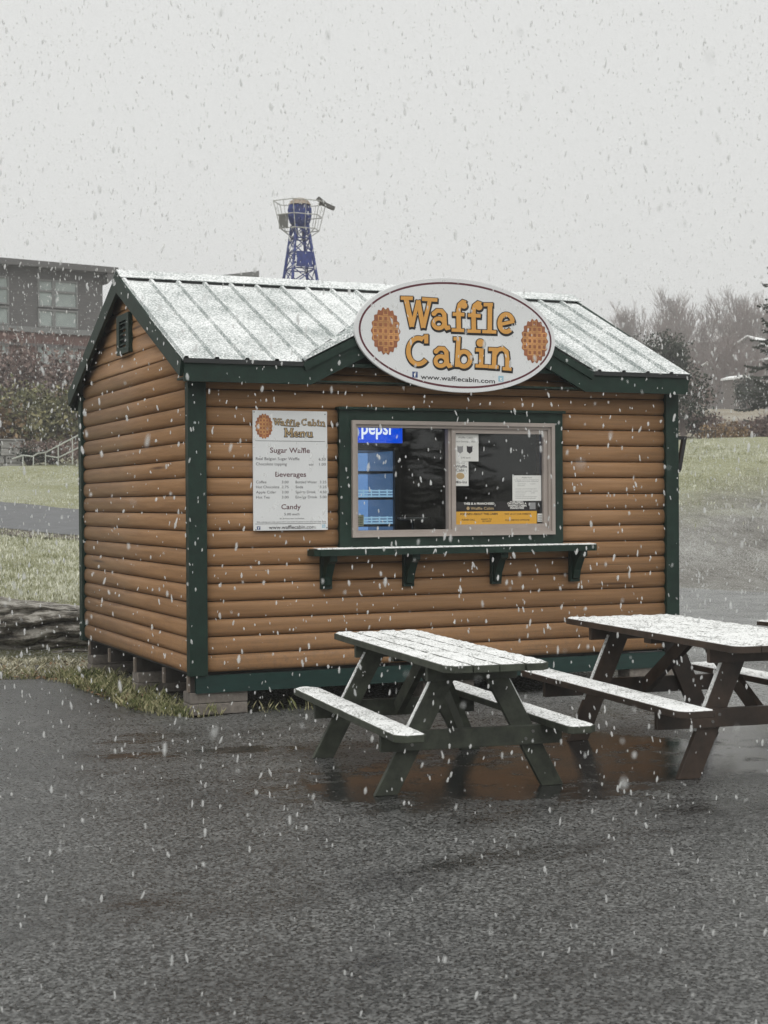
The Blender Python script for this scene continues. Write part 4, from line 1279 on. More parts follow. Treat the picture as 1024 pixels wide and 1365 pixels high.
# ------------------------------------------------------------------ rock ledge at the lawn's edge
def rock_mat():
    m, ns, ls, b = new_mat("layered_grey_rock")
    v = coords(ns, ls, (1.2, 1.2, 7))
    f = noise(ns, ls, v, 2.6, 7, 0.7)
    v2 = coords(ns, ls)
    f2 = noise(ns, ls, v2, 14, 5, 0.75)
    f = math_(ns, ls, 'MULTIPLY_ADD', f2, 0.35, math_(ns, ls, 'SUBTRACT', f, 0.17))
    c = ramp(ns, ls, f, [(0.36, (0.020, 0.017, 0.014)), (0.47, (0.12, 0.108, 0.088)), (0.58, (0.34, 0.325, 0.29))])
    ls.new(c, b.inputs["Base Color"])
    b.inputs["Roughness"].default_value = 0.85
    bump(ns, ls, f, b, 0.8, 0.04)
    return m
M['rock'] = rock_mat()
nL, nP = 260, 70
rv = []
for i in range(nL + 1):
    t = i / nL
    v = -9.0 + (9.0 - 2.35) * t
    taper = 1.0 - 0.22 * float(smooth(0.6, 1.0, np.array([t]))[0])
    for j in range(nP + 1):
        s_ = j / nP            # front foot (0) over the top to the back (1)
        if s_ < 0.72:
            q = s_ / 0.72
            zz = 0.63 * q
            n1_ = mnoise.fractal(Vector((v * 0.8, zz * 2.0, 3.1)), 1.0, 2.0, 4)
            layer = zz * 6.0 + 0.55 * math.sin(v * 0.9 + 0.6) + 0.8 * n1_
            fr_ = layer - math.floor(layer)
            amp = 0.10 + 0.12 * (0.5 + 0.5 * math.sin(math.floor(layer) * 2.4 + v * 0.7))
            nose = amp * (min(1.0, fr_ / 0.35) ** 0.7) * (1 - max(0, (fr_ - 0.75) / 0.25) ** 2 * 0.5)
            uo = 16.12 - nose + 0.34 * max(0.0, 0.42 - q) / 0.42 + 0.06 * q
        else:
            q = (s_ - 0.72) / 0.28
            zz = 0.63 - 0.03 * q
            uo = 16.10 + 1.1 * q
        uo += 0.05 * mnoise.fractal(Vector((v * 3.1, zz * 9.0, 7.7)), 1.0, 2.0, 5)
        zz = zz * taper * (1 + 0.07 * math.sin(v * 1.1 + 1.0)) + 0.035 * mnoise.fractal(Vector((v * 2.2, uo * 2.0, zz * 3)), 1.0, 2.0, 4)
        uo += 0.048 * (v + 3.3)
        x, y = site(v, uo)
        rv.append((x, y, zz - 0.02))
rf = [(i*(nP+1)+j, (i+1)*(nP+1)+j, (i+1)*(nP+1)+j+1, i*(nP+1)+j+1) for i in range(nL) for j in range(nP)]
ro_ = MB().add(rv, rf).build("rock_ledge", M['rock'], smooth=True)
tag(ro_, "long low ledge of weathered grey layered rock at the lawn edge beside the cabin", "rock")

# ------------------------------------------------------------------ grass, leaves
def blades(name, pts, hmin, hmax, wid, mat, label=None, lean=0.5):
    pts = np.asarray(pts)
    n = len(pts)
    a = RNG.uniform(0, 2*np.pi, n)
    h = RNG.uniform(hmin, hmax, n)
    w = wid * RNG.uniform(0.6, 1.3, n)
    la = RNG.uniform(0, 2*np.pi, n); ll = h * RNG.uniform(0, lean, n)
    V = np.zeros((n, 4, 3))
    V[:, 0] = pts + np.stack([np.cos(a)*w/2, np.sin(a)*w/2, np.zeros(n)], -1)
    V[:, 1] = pts - np.stack([np.cos(a)*w/2, np.sin(a)*w/2, np.zeros(n)], -1)
    V[:, 2] = pts + np.stack([np.cos(la)*ll*0.35 - np.cos(a)*w*0.3, np.sin(la)*ll*0.35 - np.sin(a)*w*0.3, h*0.6], -1)
    V[:, 3] = pts + np.stack([np.cos(la)*ll, np.sin(la)*ll, h], -1)
    i0 = np.arange(n) * 4
    T = np.concatenate([np.stack([i0, i0+1, i0+2], -1), np.stack([i0, i0+2, i0+3], -1)])
    o = tri_mesh(name, V.reshape(-1, 3), T, mat)
    tag(o, label, None, None, "stuff")
    return o
def leafmat(name, stops, scale=5.0, snow=0.0):
    m, ns, ls, b = new_mat(name)
    v = coords(ns, ls)
    f = noise(ns, ls, v, scale, 4, 0.8)
    f2 = noise(ns, ls, v, scale * 9, 2, 0.6)
    f = math_(ns, ls, 'MULTIPLY_ADD', f2, 0.6, math_(ns, ls, 'SUBTRACT', f, 0.3))
    c = ramp(ns, ls, f, stops)
    ls.new(c, b.inputs["Base Color"])
    b.inputs["Roughness"].default_value = 0.8
    b.inputs["Specular IOR Level"].default_value = 0.2
    return m
M['grass_near'] = leafmat("rough_verge_grass", [(0.34, (0.045, 0.060, 0.018)), (0.46, (0.13, 0.145, 0.055)), (0.60, (0.40, 0.37, 0.22))], 3)
M['grass_lawn'] = leafmat("pale_lawn_grass", [(0.32, (0.16, 0.17, 0.085)), (0.46, (0.34, 0.345, 0.22)), (0.60, (0.70, 0.70, 0.60))], 2)
pts_ = []
ed_poly = [(-0.86,3.12),(-0.48,3.0),(-0.30,2.58),(-0.25,1.64),(-0.23,0.73),(-0.12,0.05)]
while len(pts_) < 2600:      # verge between the lot's edge and the cabin's side
    y = random.uniform(0.05, 3.4)
    xe = np.interp(y, [0.05, 0.73, 1.64, 2.58, 3.0, 3.4], [-0.12, -0.23, -0.25, -0.30, -0.48, -1.1])
    x = random.uniform(xe - 0.10, 0.12)
    if random.random() < 0.35 + 0.65 * (0.5 + 0.5 * math.sin(x * 9 + y * 5)):
        pts_.append((x, y, -0.012))
straw_ = []
while len(straw_) < 6500:
    v = random.uniform(-8, -2.4); u = random.uniform(14.4, 15.95)
    x, y = site(v, u)
    t = min(max((x + 0.86) / -1.21, 0), 6)
    ye = 3.12 + t * 0.95 - 0.12
    if x > -0.86: ye = 3.0
    if y > ye:
        straw_.append((x, y, -0.012))
for k in range(110):         # thin tufts at the front corner blocks
    pts_.append((random.uniform(-0.08, 0.25) if k < 70 else random.uniform(0.45, 1.0), random.uniform(-0.08, 0.10), -0.005))
blades("verge_grass", pts_, 0.03, 0.12, 0.008, M['grass_near'], "rough green and straw grass along the cabin's base", 0.9)
blades("straw_grass", straw_, 0.02, 0.065, 0.010, leafmat("bleached_straw", [(0.33, (0.10, 0.10, 0.045)), (0.45, (0.26, 0.24, 0.14)), (0.58, (0.60, 0.57, 0.44))], 4), "bleached straw grass strip between rock ledge and asphalt", 1.4)
pts_ = []
n = 46000
v = RNG.uniform(-13.5, -3.2, n); u = 17.2 + 20 * RNG.uniform(0, 1, n) ** 1.4
ok = (np.abs(u - (34.0 + (v + 7.0) * -0.95)) > 3.1)
v, u = v[ok], u[ok]
P3 = np.stack([CAM[0]+FR[0]*v+FF[0]*u, CAM[1]+FR[1]*v+FF[1]*u, hill(v, u)], -1)
u2 = RNG.uniform(36, 56, 9000); v2 = RNG.uniform(-16, -5, 9000)
ok = (u2 - (34.0 + (v2 + 7.0) * -0.95)) > 3.2
u2, v2 = u2[ok], v2[ok]
P4 = np.stack([CAM[0]+FR[0]*v2+FF[0]*u2, CAM[1]+FR[1]*v2+FF[1]*u2, hill(v2, u2)], -1)
blades("lawn_grass", np.concatenate([P3, P4]), 0.03, 0.09, 0.022, M['grass_lawn'], "pale short lawn grass with flecks of snow left of the cabin")
n = 26000
v = RNG.uniform(4.0, 15.5, n); u = RNG.uniform(33, 51, n)
keep = RNG.uniform(0, 1, n) < np.clip((u - 37 - np.maximum(0, v - 7.5) * 1.2) / 4, 0.03, 1)
v, u = v[keep], u[keep]
P5 = np.stack([CAM[0]+FR[0]*v+FF[0]*u, CAM[1]+FR[1]*v+FF[1]*u, hill(v, u)], -1)
blades("slope_grass", P5, 0.04, 0.12, 0.03, M['grass_lawn'], "pale grass on the bank rising behind the lot at right")

M['leaf'] = leafmat("fallen_leaf", [(0.35, (0.06, 0.035, 0.018)), (0.5, (0.17, 0.105, 0.055)), (0.65, (0.30, 0.22, 0.13))], 9)
def leaf_poly(s):
    return [(-0.5*s, 0), (-0.2*s, 0.28*s), (0.05*s, 0.20*s), (0.2*s, 0.34*s), (0.55*s, 0.05*s), (0.25*s, -0.22*s), (0.0, -0.16*s), (-0.25*s, -0.32*s)]
LV, LF = [], []
for k in range(420):
    if k < 210:
        y = random.uniform(0.4, 3.2); xe = np.interp(y, [0.05, 0.73, 1.64, 2.58, 3.0, 3.4], [-0.12, -0.23, -0.25, -0.30, -0.48, -1.1])
        x = xe + random.uniform(-0.12, 0.25)
    else:
        vq = random.uniform(-6.5, -2.9); x, y = site(vq, random.uniform(14.3, 15.6))
        t = min(max((x + 0.86) / -1.21, 0), 6)
        if y < 3.0 + t * 0.95: continue
    a = random.uniform(0, 6.28); s_ = random.uniform(0.03, 0.07); tx, ty = random.uniform(-.5, .5), random.uniform(-.5, .5)
    o0 = len(LV)
    for (px, py) in leaf_poly(s_):
        xx = px*math.cos(a) - py*math.sin(a); yy = px*math.sin(a) + py*math.cos(a)
        LV.append((x + xx, y + yy, 0.018 + tx*px + ty*py + random.uniform(0, .006)))
    LF.append(tuple(range(o0, o0 + 8)))
fl = MB().add(LV, LF).build("fallen_leaves", M['leaf'])
tag(fl, "brown fallen leaves scattered along the lot's edge", None, None, "stuff")
lf = MB()
lx_, ly_ = -1.12, 2.02
lf.add([(lx_ + p[0], ly_ + p[1]*0.8, 0.006 + 0.02*abs(p[0])) for p in leaf_poly(0.15)], [tuple(range(8))])
lo_ = lf.build("maple_leaf", flat("red_leaf", (0.30, 0.12, 0.085), 0.7))
tag(lo_, "single reddish leaf lying on the asphalt at the left edge", "leaf")

# ------------------------------------------------------------------ vegetation
def tubes_np(segs, k=3):
    """segs: list of (a, b, ra, rb) -> vertex and quad arrays"""
    A_ = np.array([s_[0] for s_ in segs]); B_ = np.array([s_[1] for s_ in segs])
    ra = np.array([s_[2] for s_ in segs])[:, None]; rb = np.array([s_[3] for s_ in segs])[:, None]
    d = B_ - A_
    d /= np.linalg.norm(d, axis=1, keepdims=True) + 1e-9
    ref = np.where(np.abs(d[:, 2:3]) > 0.9, np.array([[1.0, 0, 0]]), np.array([[0, 0, 1.0]]))
    s1 = np.cross(d, ref); s1 /= np.linalg.norm(s1, axis=1, keepdims=True) + 1e-9
    s2 = np.cross(d, s1)
    n = len(segs)
    V = np.zeros((n, 2 * k, 3))
    for i in range(k):
        c, s_ = math.cos(2*math.pi*i/k), math.sin(2*math.pi*i/k)
        V[:, i] = A_ + (s1*c + s2*s_) * ra
        V[:, k+i] = B_ + (s1*c + s2*s_) * rb
    base = np.arange(n)[:, None] * 2 * k
    Q = [np.concatenate([base+i, base+(i+1) % k, base+k+(i+1) % k, base+k+i], 1) for i in range(k)]
    return V.reshape(-1, 3), np.concatenate(Q)

def grow(segs_t, segs_c, p, d, L, r, lev, maxlev, rnd, spread=0.55, upw=0.25):
    n = 3
    for i in range(n):
        d2 = d + np.array([rnd.gauss(0, .10), rnd.gauss(0, .10), rnd.gauss(0, .05) + upw * 0.12])
        d2 /= np.linalg.norm(d2)
        q = p + d2 * L / n
        r2 = r * 0.84
        (segs_t if lev == 0 else segs_c).append((p, q, r, r2))
        if lev < maxlev and (i > 0 or lev > 0):
            for c in range(rnd.choice((1, 1, 2)) if lev < 3 else 1 + (rnd.random() < 0.6)):
                ang = rnd.uniform(0, 2*math.pi)
                side_ = np.array([math.cos(ang), math.sin(ang), 0.0])
                dd = d2 * (1 - spread * rnd.uniform(0.5, 0.9)) + side_ * spread * rnd.uniform(0.7, 1.2) + np.array([0, 0, upw])
                dd /= np.linalg.norm(dd)
                grow(segs_t, segs_c, q, dd, L * rnd.uniform(0.50, 0.72), r2 * rnd.uniform(0.45, 0.62), lev + 1, maxlev, rnd, spread, upw)
        p, d, r = q, d2, r2
    if lev < maxlev:
        grow(segs_t if lev == 0 else segs_c, segs_c, p, d, L * 0.6, r * 0.8, lev + 1, maxlev, rnd, spread, upw)

M['bark'] = simple("grey_bark", (0.14, 0.122, 0.115), 0.9, 0.3, 4)
M['twig'] = simple("reddish_grey_twigs", (0.21, 0.172, 0.160), 0.9, 0.25, 1.5, bmp=0)
def bare_tree(seed, H, name="bare_tree"):
    rnd = random.Random(seed)
    st, sc = [], []
    grow(st, sc, np.zeros(3), np.array([0, 0, 1.0]), H * 0.42, H * 0.021, 0, 4, rnd, 0.50, 0.34)
    root = empty(name)
    V, Q = tubes_np(st, 6)
    tri_mesh("trunk", V, Q, M['bark'], root)
    sc = [(a, b, max(ra, 0.017), max(rb, 0.014)) for a, b, ra, rb in sc]
    V, Q = tubes_np(sc, 3)
    tri_mesh("crown", V, Q, M['twig'], root)
    return root
protos = [bare_tree(3, 10), bare_tree(8, 10), bare_tree(21, 10), bare_tree(34, 10)]
def px_v(px, u): return (px - 512) / 2069 * u
spots = []
rt = random.Random(5)
for k, px in enumerate([826, 840, 852, 864, 877, 889, 901, 912, 924, 936, 948, 957, 968, 977, 989, 1001, 1013, 1026, 1040, 1052]):
    spots.append((px + rt.uniform(-3, 3), rt.uniform(165, 225), None))
for px, u in [(834, 150), (858, 144), (871, 138), (883, 158), (896, 150), (907, 142), (918, 138), (930, 152), (942, 146), (953, 160), (963, 140), (974, 150), (985, 156), (996, 162), (1008, 150), (1030, 145), (956, 133), (968, 131), (980, 133), (992, 127), (962, 128), (974, 124), (988, 130), (999, 122), (1011, 128), (950, 126), (1024, 124), (735, 150), (766, 158), (1060, 160), (806, 160)]:
    spots.append((px, u, None))
def zpx_(y, u): return 1.593 + (668 - y) * u / 2069
used_ = [False] * 4
tops = lambda px: np.interp(px, [700, 735, 800, 830, 880, 920, 945, 975, 1000, 1010, 1030, 1060], [400, 388, 428, 418, 404, 396, 408, 398, 378, 384, 400, 400])
order = sorted(range(len(spots)), key=lambda i: spots[i][0])
for rank, i in enumerate(order):
    px, u, _ = spots[i]
    v = px_v(px, u)
    zb = hz(v, u)
    zt = 1.593 + (668 - tops(px) - rt.uniform(-6, 16)) * u / 2069
    if u < 163 and px > 800: zt -= rt.uniform(0.5, 4.5)
    if u < 132 and px > 940: zt = zpx_(rt.uniform(438, 466) if px < 993 else rt.uniform(462, 478), u)
    k = i % 4
    o = protos[k] if not used_[k] else copy_tree(protos[k])
    used_[k] = True
    x, y = site(v, u)
    o.location = (x, y, zb - 0.1)
    s_ = (zt - zb) / (9.6)
    o.scale = (s_ * rt.uniform(0.85, 1.1), s_ * rt.uniform(0.85, 1.1), s_)
    o.rotation_euler = (0, 0, rt.uniform(0, 6.28))
    where = "thin bare tree whose twig tips show above the cabin roof" if px < 800 else "bare grey-brown tree in the hazy wood on the hillside at right"
    grp = "bare trees on the far hillside" if px >= 800 else "bare treetops above the roof"
    if u < 136 and px > 940:
        where, grp = "low bare tree standing before the snowy-roofed far houses at right", "bare trees before the far houses"
    elif u < 163 and px >= 800:
        where, grp = "nearer bare tree along the front of the hazy wood at right", "bare trees at the front of the wood"
    tag(o, where, "tree", grp)

def leaf_cloud(n, cen, rad, size, rnd_, shell=0.55, flat_=1.0):
    """n small quads spread through an ellipsoid"""
    d = rnd_.normal(size=(n, 3)); d /= np.linalg.norm(d, axis=1, keepdims=True)
    r = (shell + (1 - shell) * rnd_.uniform(0, 1, (n, 1))) * (1 + 0.18 * np.sin(d[:, :1]*7 + d[:, 1:2]*5) + 0.12*np.sin(d[:, 2:3]*11 + d[:, :1]*3))
    P = np.array(cen) + d * r * np.array(rad)
    a = rnd_.normal(size=(n, 3)); a /= np.linalg.norm(a, axis=1, keepdims=True)
    b = np.cross(a, rnd_.normal(size=(n, 3))); b /= np.linalg.norm(b, axis=1, keepdims=True)
    s_ = size * rnd_.uniform(0.6, 1.4, (n, 1))
    V = np.stack([P - a*s_, P + b*s_*0.55, P + a*s_, P - b*s_*0.55], 1)
    return V.reshape(-1, 3), np.arange(n*4).reshape(n, 4)

def shrub(name, v, u, w, h, mat, label, n=1500, group=None, cat="shrub", size=0.09, twig=True, seed=0, lobes=5):
    r_ = np.random.default_rng(1000 + seed)
    x, y = site(v, u)
    root = empty(name, (x, y, hz(v, u) - 0.05))
    Vs, Qs, o0 = [], [], 0
    for k in range(lobes):
        a = 2*math.pi*k/lobes + r_.uniform(0, 1)
        off = w * 0.25
        c = (math.cos(a)*off, math.sin(a)*off, h * r_.uniform(0.42, 0.62))
        V, Q = leaf_cloud(n // lobes, c, (w*0.33, w*0.33, h*r_.uniform(0.36, 0.46)), size, r_, 0.35)
        V[:, 2] = np.maximum(V[:, 2], 0.02)
        Vs.append(V); Qs.append(Q + o0); o0 += len(V)
    tri_mesh("foliage", np.concatenate(Vs), np.concatenate(Qs), mat, root)
    segs = []
    for k in range(26):
        a = r_.uniform(0, 6.28); q = np.array([math.cos(a)*w*0.42*r_.uniform(.3, 1), math.sin(a)*w*0.42*r_.uniform(.3, 1), h*r_.uniform(0.7, 1.06)])
        m_ = q * np.array([0.35, 0.35, 0.5])
        segs += [(np.array([0, 0, 0.0]), m_, 0.03, 0.022), (m_, q, 0.022, 0.010)]
    V, Q = tubes_np(segs, 3)
    tri_mesh("stems", V, Q, M['twig'], root)
    tag(root, label, cat, group)
    return root
M['sh_red'] = leafmat("russet_shrub", [(0.3, (0.055, 0.040, 0.036)), (0.48, (0.14, 0.096, 0.084)), (0.66, (0.28, 0.22, 0.19))], 1.2)
M['sh_olive'] = leafmat("olive_shrub", [(0.3, (0.04, 0.045, 0.02)), (0.48, (0.13, 0.13, 0.06)), (0.66, (0.29, 0.26, 0.14))], 1.2)
M['sh_gold'] = leafmat("tawny_shrub", [(0.3, (0.10, 0.062, 0.028)), (0.5, (0.19, 0.125, 0.065)), (0.7, (0.30, 0.22, 0.13))], 1.2)
M['ever'] = leafmat("dark_evergreen", [(0.3, (0.010, 0.016, 0.010)), (0.55, (0.034, 0.042, 0.027)), (0.75, (0.14, 0.15, 0.125))], 1.5)
# bank of shrubs in front of the left building
LS = [(-12, 63, 3.6, 4.2, 'sh_red', "tall russet shrub at the far left below the grey building"),
      (20, 64.5, 4.0, 5.0, 'sh_red', "russet twiggy shrub second from the left below the building"),
      (58, 65, 4.0, 4.6, 'sh_red', "tallest russet shrub midway along the bank below the building"),
      (95, 64, 3.6, 4.3, 'sh_red', "russet shrub nearest the cabin wall below the building"),
      (130, 65, 3.4, 4.0, 'sh_red', "russet shrub half hidden behind the cabin corner"),
      (4, 58.5, 2.6, 2.3, 'sh_gold', "tawny low shrub above the pale stone wall"),
      (38, 59, 3.0, 2.8, 'sh_olive', "olive-green shrub above the stair handrail's foot"),
      (72, 59.5, 3.2, 2.8, 'sh_olive', "olive-green shrub above the middle of the handrail"),
      (104, 60, 2.6, 2.5, 'sh_gold', "tawny shrub by the top of the handrail"),]
for k, (px, u, w, h, m_, lab) in enumerate(LS):
    shrub("leafy_shrub", px_v(px, u), u, w, h, M[m_], lab, 2200, "shrubs on the bank below the building", seed=k, size=0.11)
# right side: evergreens and brush beyond the crest
shrub("yew_tree", px_v(882, 76), 76, 2.9, 4.4, M["ever"], "dome-shaped dark evergreen just right of the cabin roof", 13000, None, "tree", 0.075, seed=31, lobes=7)
shrub("round_evergreen", px_v(999, 92), 92, 2.1, 2.3, M['ever'], "small round clipped evergreen in front of the far house", 1800, None, "shrub", 0.08, seed=32)
RS = [(912, 62, 2.6, 3.2, 'ever', "dark green brush beside the cabin's right corner post"), (935, 63, 2.0, 1.2, 'sh_red', "low russet brush behind the small metal fence"),
      (962, 59, 1.9, 1.0, 'sh_gold', "orange-tan brush clump just right of the metal fence"), (984, 60, 1.9, 1.05, 'sh_gold', "tawny brush clump second right of the metal fence"),
      (1006, 60, 1.9, 1.15, 'sh_red', "russet brush clump below the far house on the crest"), (1030, 60, 2.2, 1.3, 'sh_red', "russet brush clump at the right edge on the crest"),
      (925, 80, 2.6, 1.7, 'sh_red', "grey-russet brush behind the dome evergreen"), (905, 88, 3.2, 3.0, 'sh_red', "tall grey-russet brush between evergreen and wood")]
for k, (px, u, w, h, m_, lab) in enumerate(RS):
    shrub("brush_shrub", px_v(px, u), u, w, h, M[m_], lab, 1500, "brush along the crest at right", seed=60 + k, size=0.07)

# spruce at the right edge
def spruce(v, u, H, label):
    x, y = site(v, u)
    root = empty("spruce_tree", (x, y, hz(v, u) - 0.1))
    V, Q = tubes_np([(np.zeros(3), np.array([0, 0, H*0.5]), 0.17, 0.10), (np.array([0, 0, H*0.5]), np.array([0, 0, H]), 0.10, 0.012)], 8)
    tri_mesh("trunk", V, Q, M['bark'], root)
    r_ = np.random.default_rng(77)
    Vs, Qs, o0 = [], [], 0
    z = 0.7
    segs = []
    while z < H - 0.1:
        R_ = 2.15 * (1 - z / H) ** 0.85 + 0.12
        for b_ in range(int(r_.integers(4, 7))):
            a = r_.uniform(0, 2*math.pi)
            Lb = R_ * r_.uniform(0.55, 1.15)
            e0 = r_.uniform(-0.10, 0.30); dr_ = r_.uniform(0.45, 0.8); upc = r_.uniform(0.25, 0.55)
            z1 = z + r_.uniform(-0.2, 0.2)
            dirx = np.array([math.cos(a), math.sin(a), 0.0]); nrm = np.array([-math.sin(a), math.cos(a), 0.0])
            prev = np.array([0, 0, z1])
            ns2 = max(5, int(Lb / 0.07))
            for i in range(1, ns2 + 1):
                t = i / ns2
                p_ = np.array([0, 0, z1]) + dirx * Lb * t + np.array([0, 0, Lb * (e0*t - dr_*t + upc*t*t)])
                if i % 3 == 0:
                    segs.append((prev, p_, 0.02*(1-t)+0.006, 0.016*(1-t)+0.005)); prev = p_
                for sg in (-1, 1, 0):
                    if r_.uniform() < 0.18: continue
                    ln = (0.12 + 0.22 * Lb * (1 - t)) * r_.uniform(0.5, 1.3)
                    hang = r_.uniform(-0.45, 0.15)
                    tip = p_ + nrm*sg*ln*0.8 + dirx*ln*0.5 + np.array([0, 0, hang*ln])
                    wv = dirx * r_.uniform(0.02, 0.05)
                    up_ = np.array([0, 0, r_.uniform(0.02, 0.05)])
                    V = np.array([p_ - wv - up_, p_ + wv + up_, tip + up_*0.5, tip - up_*0.7])
                    Vs.append(V); Qs.append(np.arange(4)[None] + o0); o0 += 4
        z += 0.26 * r_.uniform(0.5, 1.5)
    tri_mesh("crown", np.concatenate(Vs), np.concatenate(Qs), M['ever'], root)
    V, Q = tubes_np(segs, 3)
    tri_mesh("branches", V, Q, M['bark'], root)
    tag(root, label, "tree")
    return root
spr = spruce(px_v(1049, 62), 62, 8.6, "dark spruce tree reaching in from the right edge before the house")

# trees across the lot, seen only mirrored in the serving window
for X_, Y_, sc_, lab in ((21.6, -44, 0.8, "spruce across the lot mirrored dark in the left window pane"), (25.2, -46, 0.95, "tallest spruce across the lot mirrored dark in the right window pane"),
                         (28.6, -43, 0.62, "small spruce across the lot mirrored at the right pane's edge")):
    c_ = copy_tree(spr)
    v_ = (X_-CAM[0])*FR[0] + (Y_-CAM[1])*FR[1]; u_ = (X_-CAM[0])*FF[0] + (Y_-CAM[1])*FF[1]
    c_.location = (X_, Y_, hz(v_, u_) - 0.1)
    c_.scale = (sc_*1.15, sc_*1.15, sc_)
    tag(c_, lab, "tree", "spruces across the lot")

# small metal fence on the crest
fx = empty("metal_fence", (*site(px_v(943, 52.5), 52.5), hz(px_v(943, 52.5), 52.5) - 0.02), math.atan2(FR[1], FR[0]))
tag(fx, "short run of dark metal fence standing on the grassy crest", "fence")
for k in range(6):
    MB().box(-0.32 + k*0.125, -0.30 + k*0.125, -0.012, 0.012, 0, 0.50).build("post", M['steel'], fx)
for z in (0.12, 0.44):
    MB().box(-0.34, 0.34, -0.016, 0.016, z, z+0.03).build("rail", M['steel'], fx)

# ------------------------------------------------------------------ lattice tower behind the cabin
M['blue'] = simple("navy_blue_steel", (0.010, 0.026, 0.16), 0.55, 0.5, 8, bmp=0.2)
M['galv'] = simple("galvanised_tube", (0.36, 0.36, 0.34), 0.5, 0.15, 8, bmp=0)
M['tan_cap'] = simple("weathered_tan_cap", (0.26, 0.21, 0.16), 0.7, 0.3, 5)
TU = 60.0
tv = px_v(403, TU)
k60 = TU / 2069
def tz(y): return 1.593 + (672.5 - y) * k60
tx_, ty_ = site(tv, TU)
tower = empty("lattice_tower", (tx_, ty_, 0), math.atan2(FR[1], FR[0]) + 0.42)
tag(tower, "blue steel lattice tower with round drum and railed platform beyond the cabin roof", "tower")
zb = hz(tv, TU) - 0.3
zt = tz(303)
def tw(z):            # half width of the lattice
    return 0.30 + (zt - z) * 0.155
zs = [zt, tz(321), tz(340), tz(362), tz(385), 6.6, 4.6, 2.8]
corners = [(-1, -1), (1, -1), (1, 1), (-1, 1)]
for cx, cy in corners:
    MB().tube([(cx*tw(zb)*0.80, cy*tw(zb)*0.80, zb), (cx*tw(zt)*0.80, cy*tw(zt)*0.80, zt)], 0.060, 8).build("leg", M['blue'], tower)
for k in range(len(zs) - 1):
    za, zc = zs[k], zs[k+1]
    for i in range(4):
        a, b = corners[i], corners[(i+1) % 4]
        wa, wc = tw(za)*0.80, tw(zc)*0.80
        m = MB()
        m.tube([(a[0]*wa, a[1]*wa, za), (b[0]*wc, b[1]*wc, zc)], 0.022, 5)
        m.tube([(b[0]*wa, b[1]*wa, za), (a[0]*wc, a[1]*wc, zc)], 0.022, 5)
        m.tube([(a[0]*wc, a[1]*wc, zc), (b[0]*wc, b[1]*wc, zc)], 0.026, 5)
        m.build("cross_brace", M['blue'], tower)
MB().box(-0.36, 0.26, -0.62, -0.57, tz(361), tz(342)).build("panel", M['blue'], tower)
dr = MB()
prof_ = [(0.0, -0.58), (0.26, -0.55), (0.40, -0.40), (0.47, -0.15), (0.48, 0.1), (0.42, 0.32), (0.30, 0.46), (0.12, 0.54), (0, 0.55)]
vsd, fsd, nn = [], [], 20
for r_, z in prof_:
    for i in range(nn):
        vsd.append((r_*math.cos(2*math.pi*i/nn), r_*math.sin(2*math.pi*i/nn)*0.75, z))
for k in range(len(prof_) - 1):
    for i in range(nn):
        fsd.append((k*nn+i, k*nn+(i+1) % nn, (k+1)*nn+(i+1) % nn, (k+1)*nn+i))
dr.add(vsd, fsd)
do = dr.build("drum", M['blue'], tower, loc=(0, 0, tz(286.5)))
for a in range(6):
    an = a * math.pi / 3 + 0.3
    MB().box(0.30*math.cos(an)-0.05, 0.30*math.cos(an)+0.05, -0.40, -0.33, 0.30*math.sin(an)-0.05, 0.30*math.sin(an)+0.05).build("bolt_plate", M['blue'], do)
MB().tube([(0, 0, 0.30), (0, 0, 0.44), (0, 0, 0.55), (0, 0, 0.58)], [0.445, 0.36, 0.20, 0.03], 18).build("cap", M['tan_cap'], do)
MB().box(-0.20, -0.12, -0.10, 0.10, tz(322), tz(296)).build("drum_support", M['blue'], tower)
MB().box(0.12, 0.20, -0.10, 0.10, tz(322), tz(296)).build("drum_support", M['blue'], tower)
def ringp(rx_, ry_, z, n=6, ph=0.0):
    return [(rx_*math.cos(2*math.pi*i/n+ph), ry_*math.sin(2*math.pi*i/n+ph), z) for i in range(n)]
lowr, midr, topr = ringp(0.80, 0.62, tz(309)), ringp(0.94, 0.72, tz(291)), ringp(1.08, 0.82, tz(273))
for rr, nm in ((lowr, "platform_rim"), (midr, "mid_rail"), (topr, "top_rail")):
    MB().tube(rr + [rr[0]], 0.020, 6).build(nm, M['galv'], tower)
for i in range(6):
    MB().tube([lowr[i], topr[i]], 0.018, 6).build("rail_post", M['galv'], tower)
    j = (i + 1) % 6
    mid_l = [(a + b) / 2 for a, b in zip(lowr[i], lowr[j])]; mid_t = [(a + b) / 2 for a, b in zip(topr[i], topr[j])]
    MB().tube([mid_l, mid_t], 0.012, 6).build("rail_post", M['galv'], tower)
    MB().tube([lowr[i], (0.25*math.cos(i*math.pi/3), 0.25*math.sin(i*math.pi/3), tz(322))], 0.018, 6).build("platform_strut", M['galv'], tower)
MB().prism([(lowr[3][0]-0.02, lowr[3][1]+0.1), (lowr[3][0]+0.16, lowr[3][1]-0.34), (lowr[3][0]+0.20, lowr[3][1]-0.32), (lowr[3][0]+0.02, lowr[3][1]+0.12)], 'z', tz(309), tz(290)).build("side_plate", simple("grey_plate", (0.12, 0.12, 0.11), 0.6), tower)
fl_ = MB()
fl_.bar((0.78, -0.3, tz(273)), (1.30, -0.35, tz(280)), 0.16, 0.14)
fl_.bar((0.62, -0.3, tz(267)), (0.90, -0.32, tz(274)), 0.20, 0.12)
fl_.bar((0.70, -0.3, tz(276)), (0.85, -0.3, tz(270)), 0.08, 0.08)
fl_.build("floodlight", simple("weathered_lamp", (0.06, 0.055, 0.05), 0.6), tower)

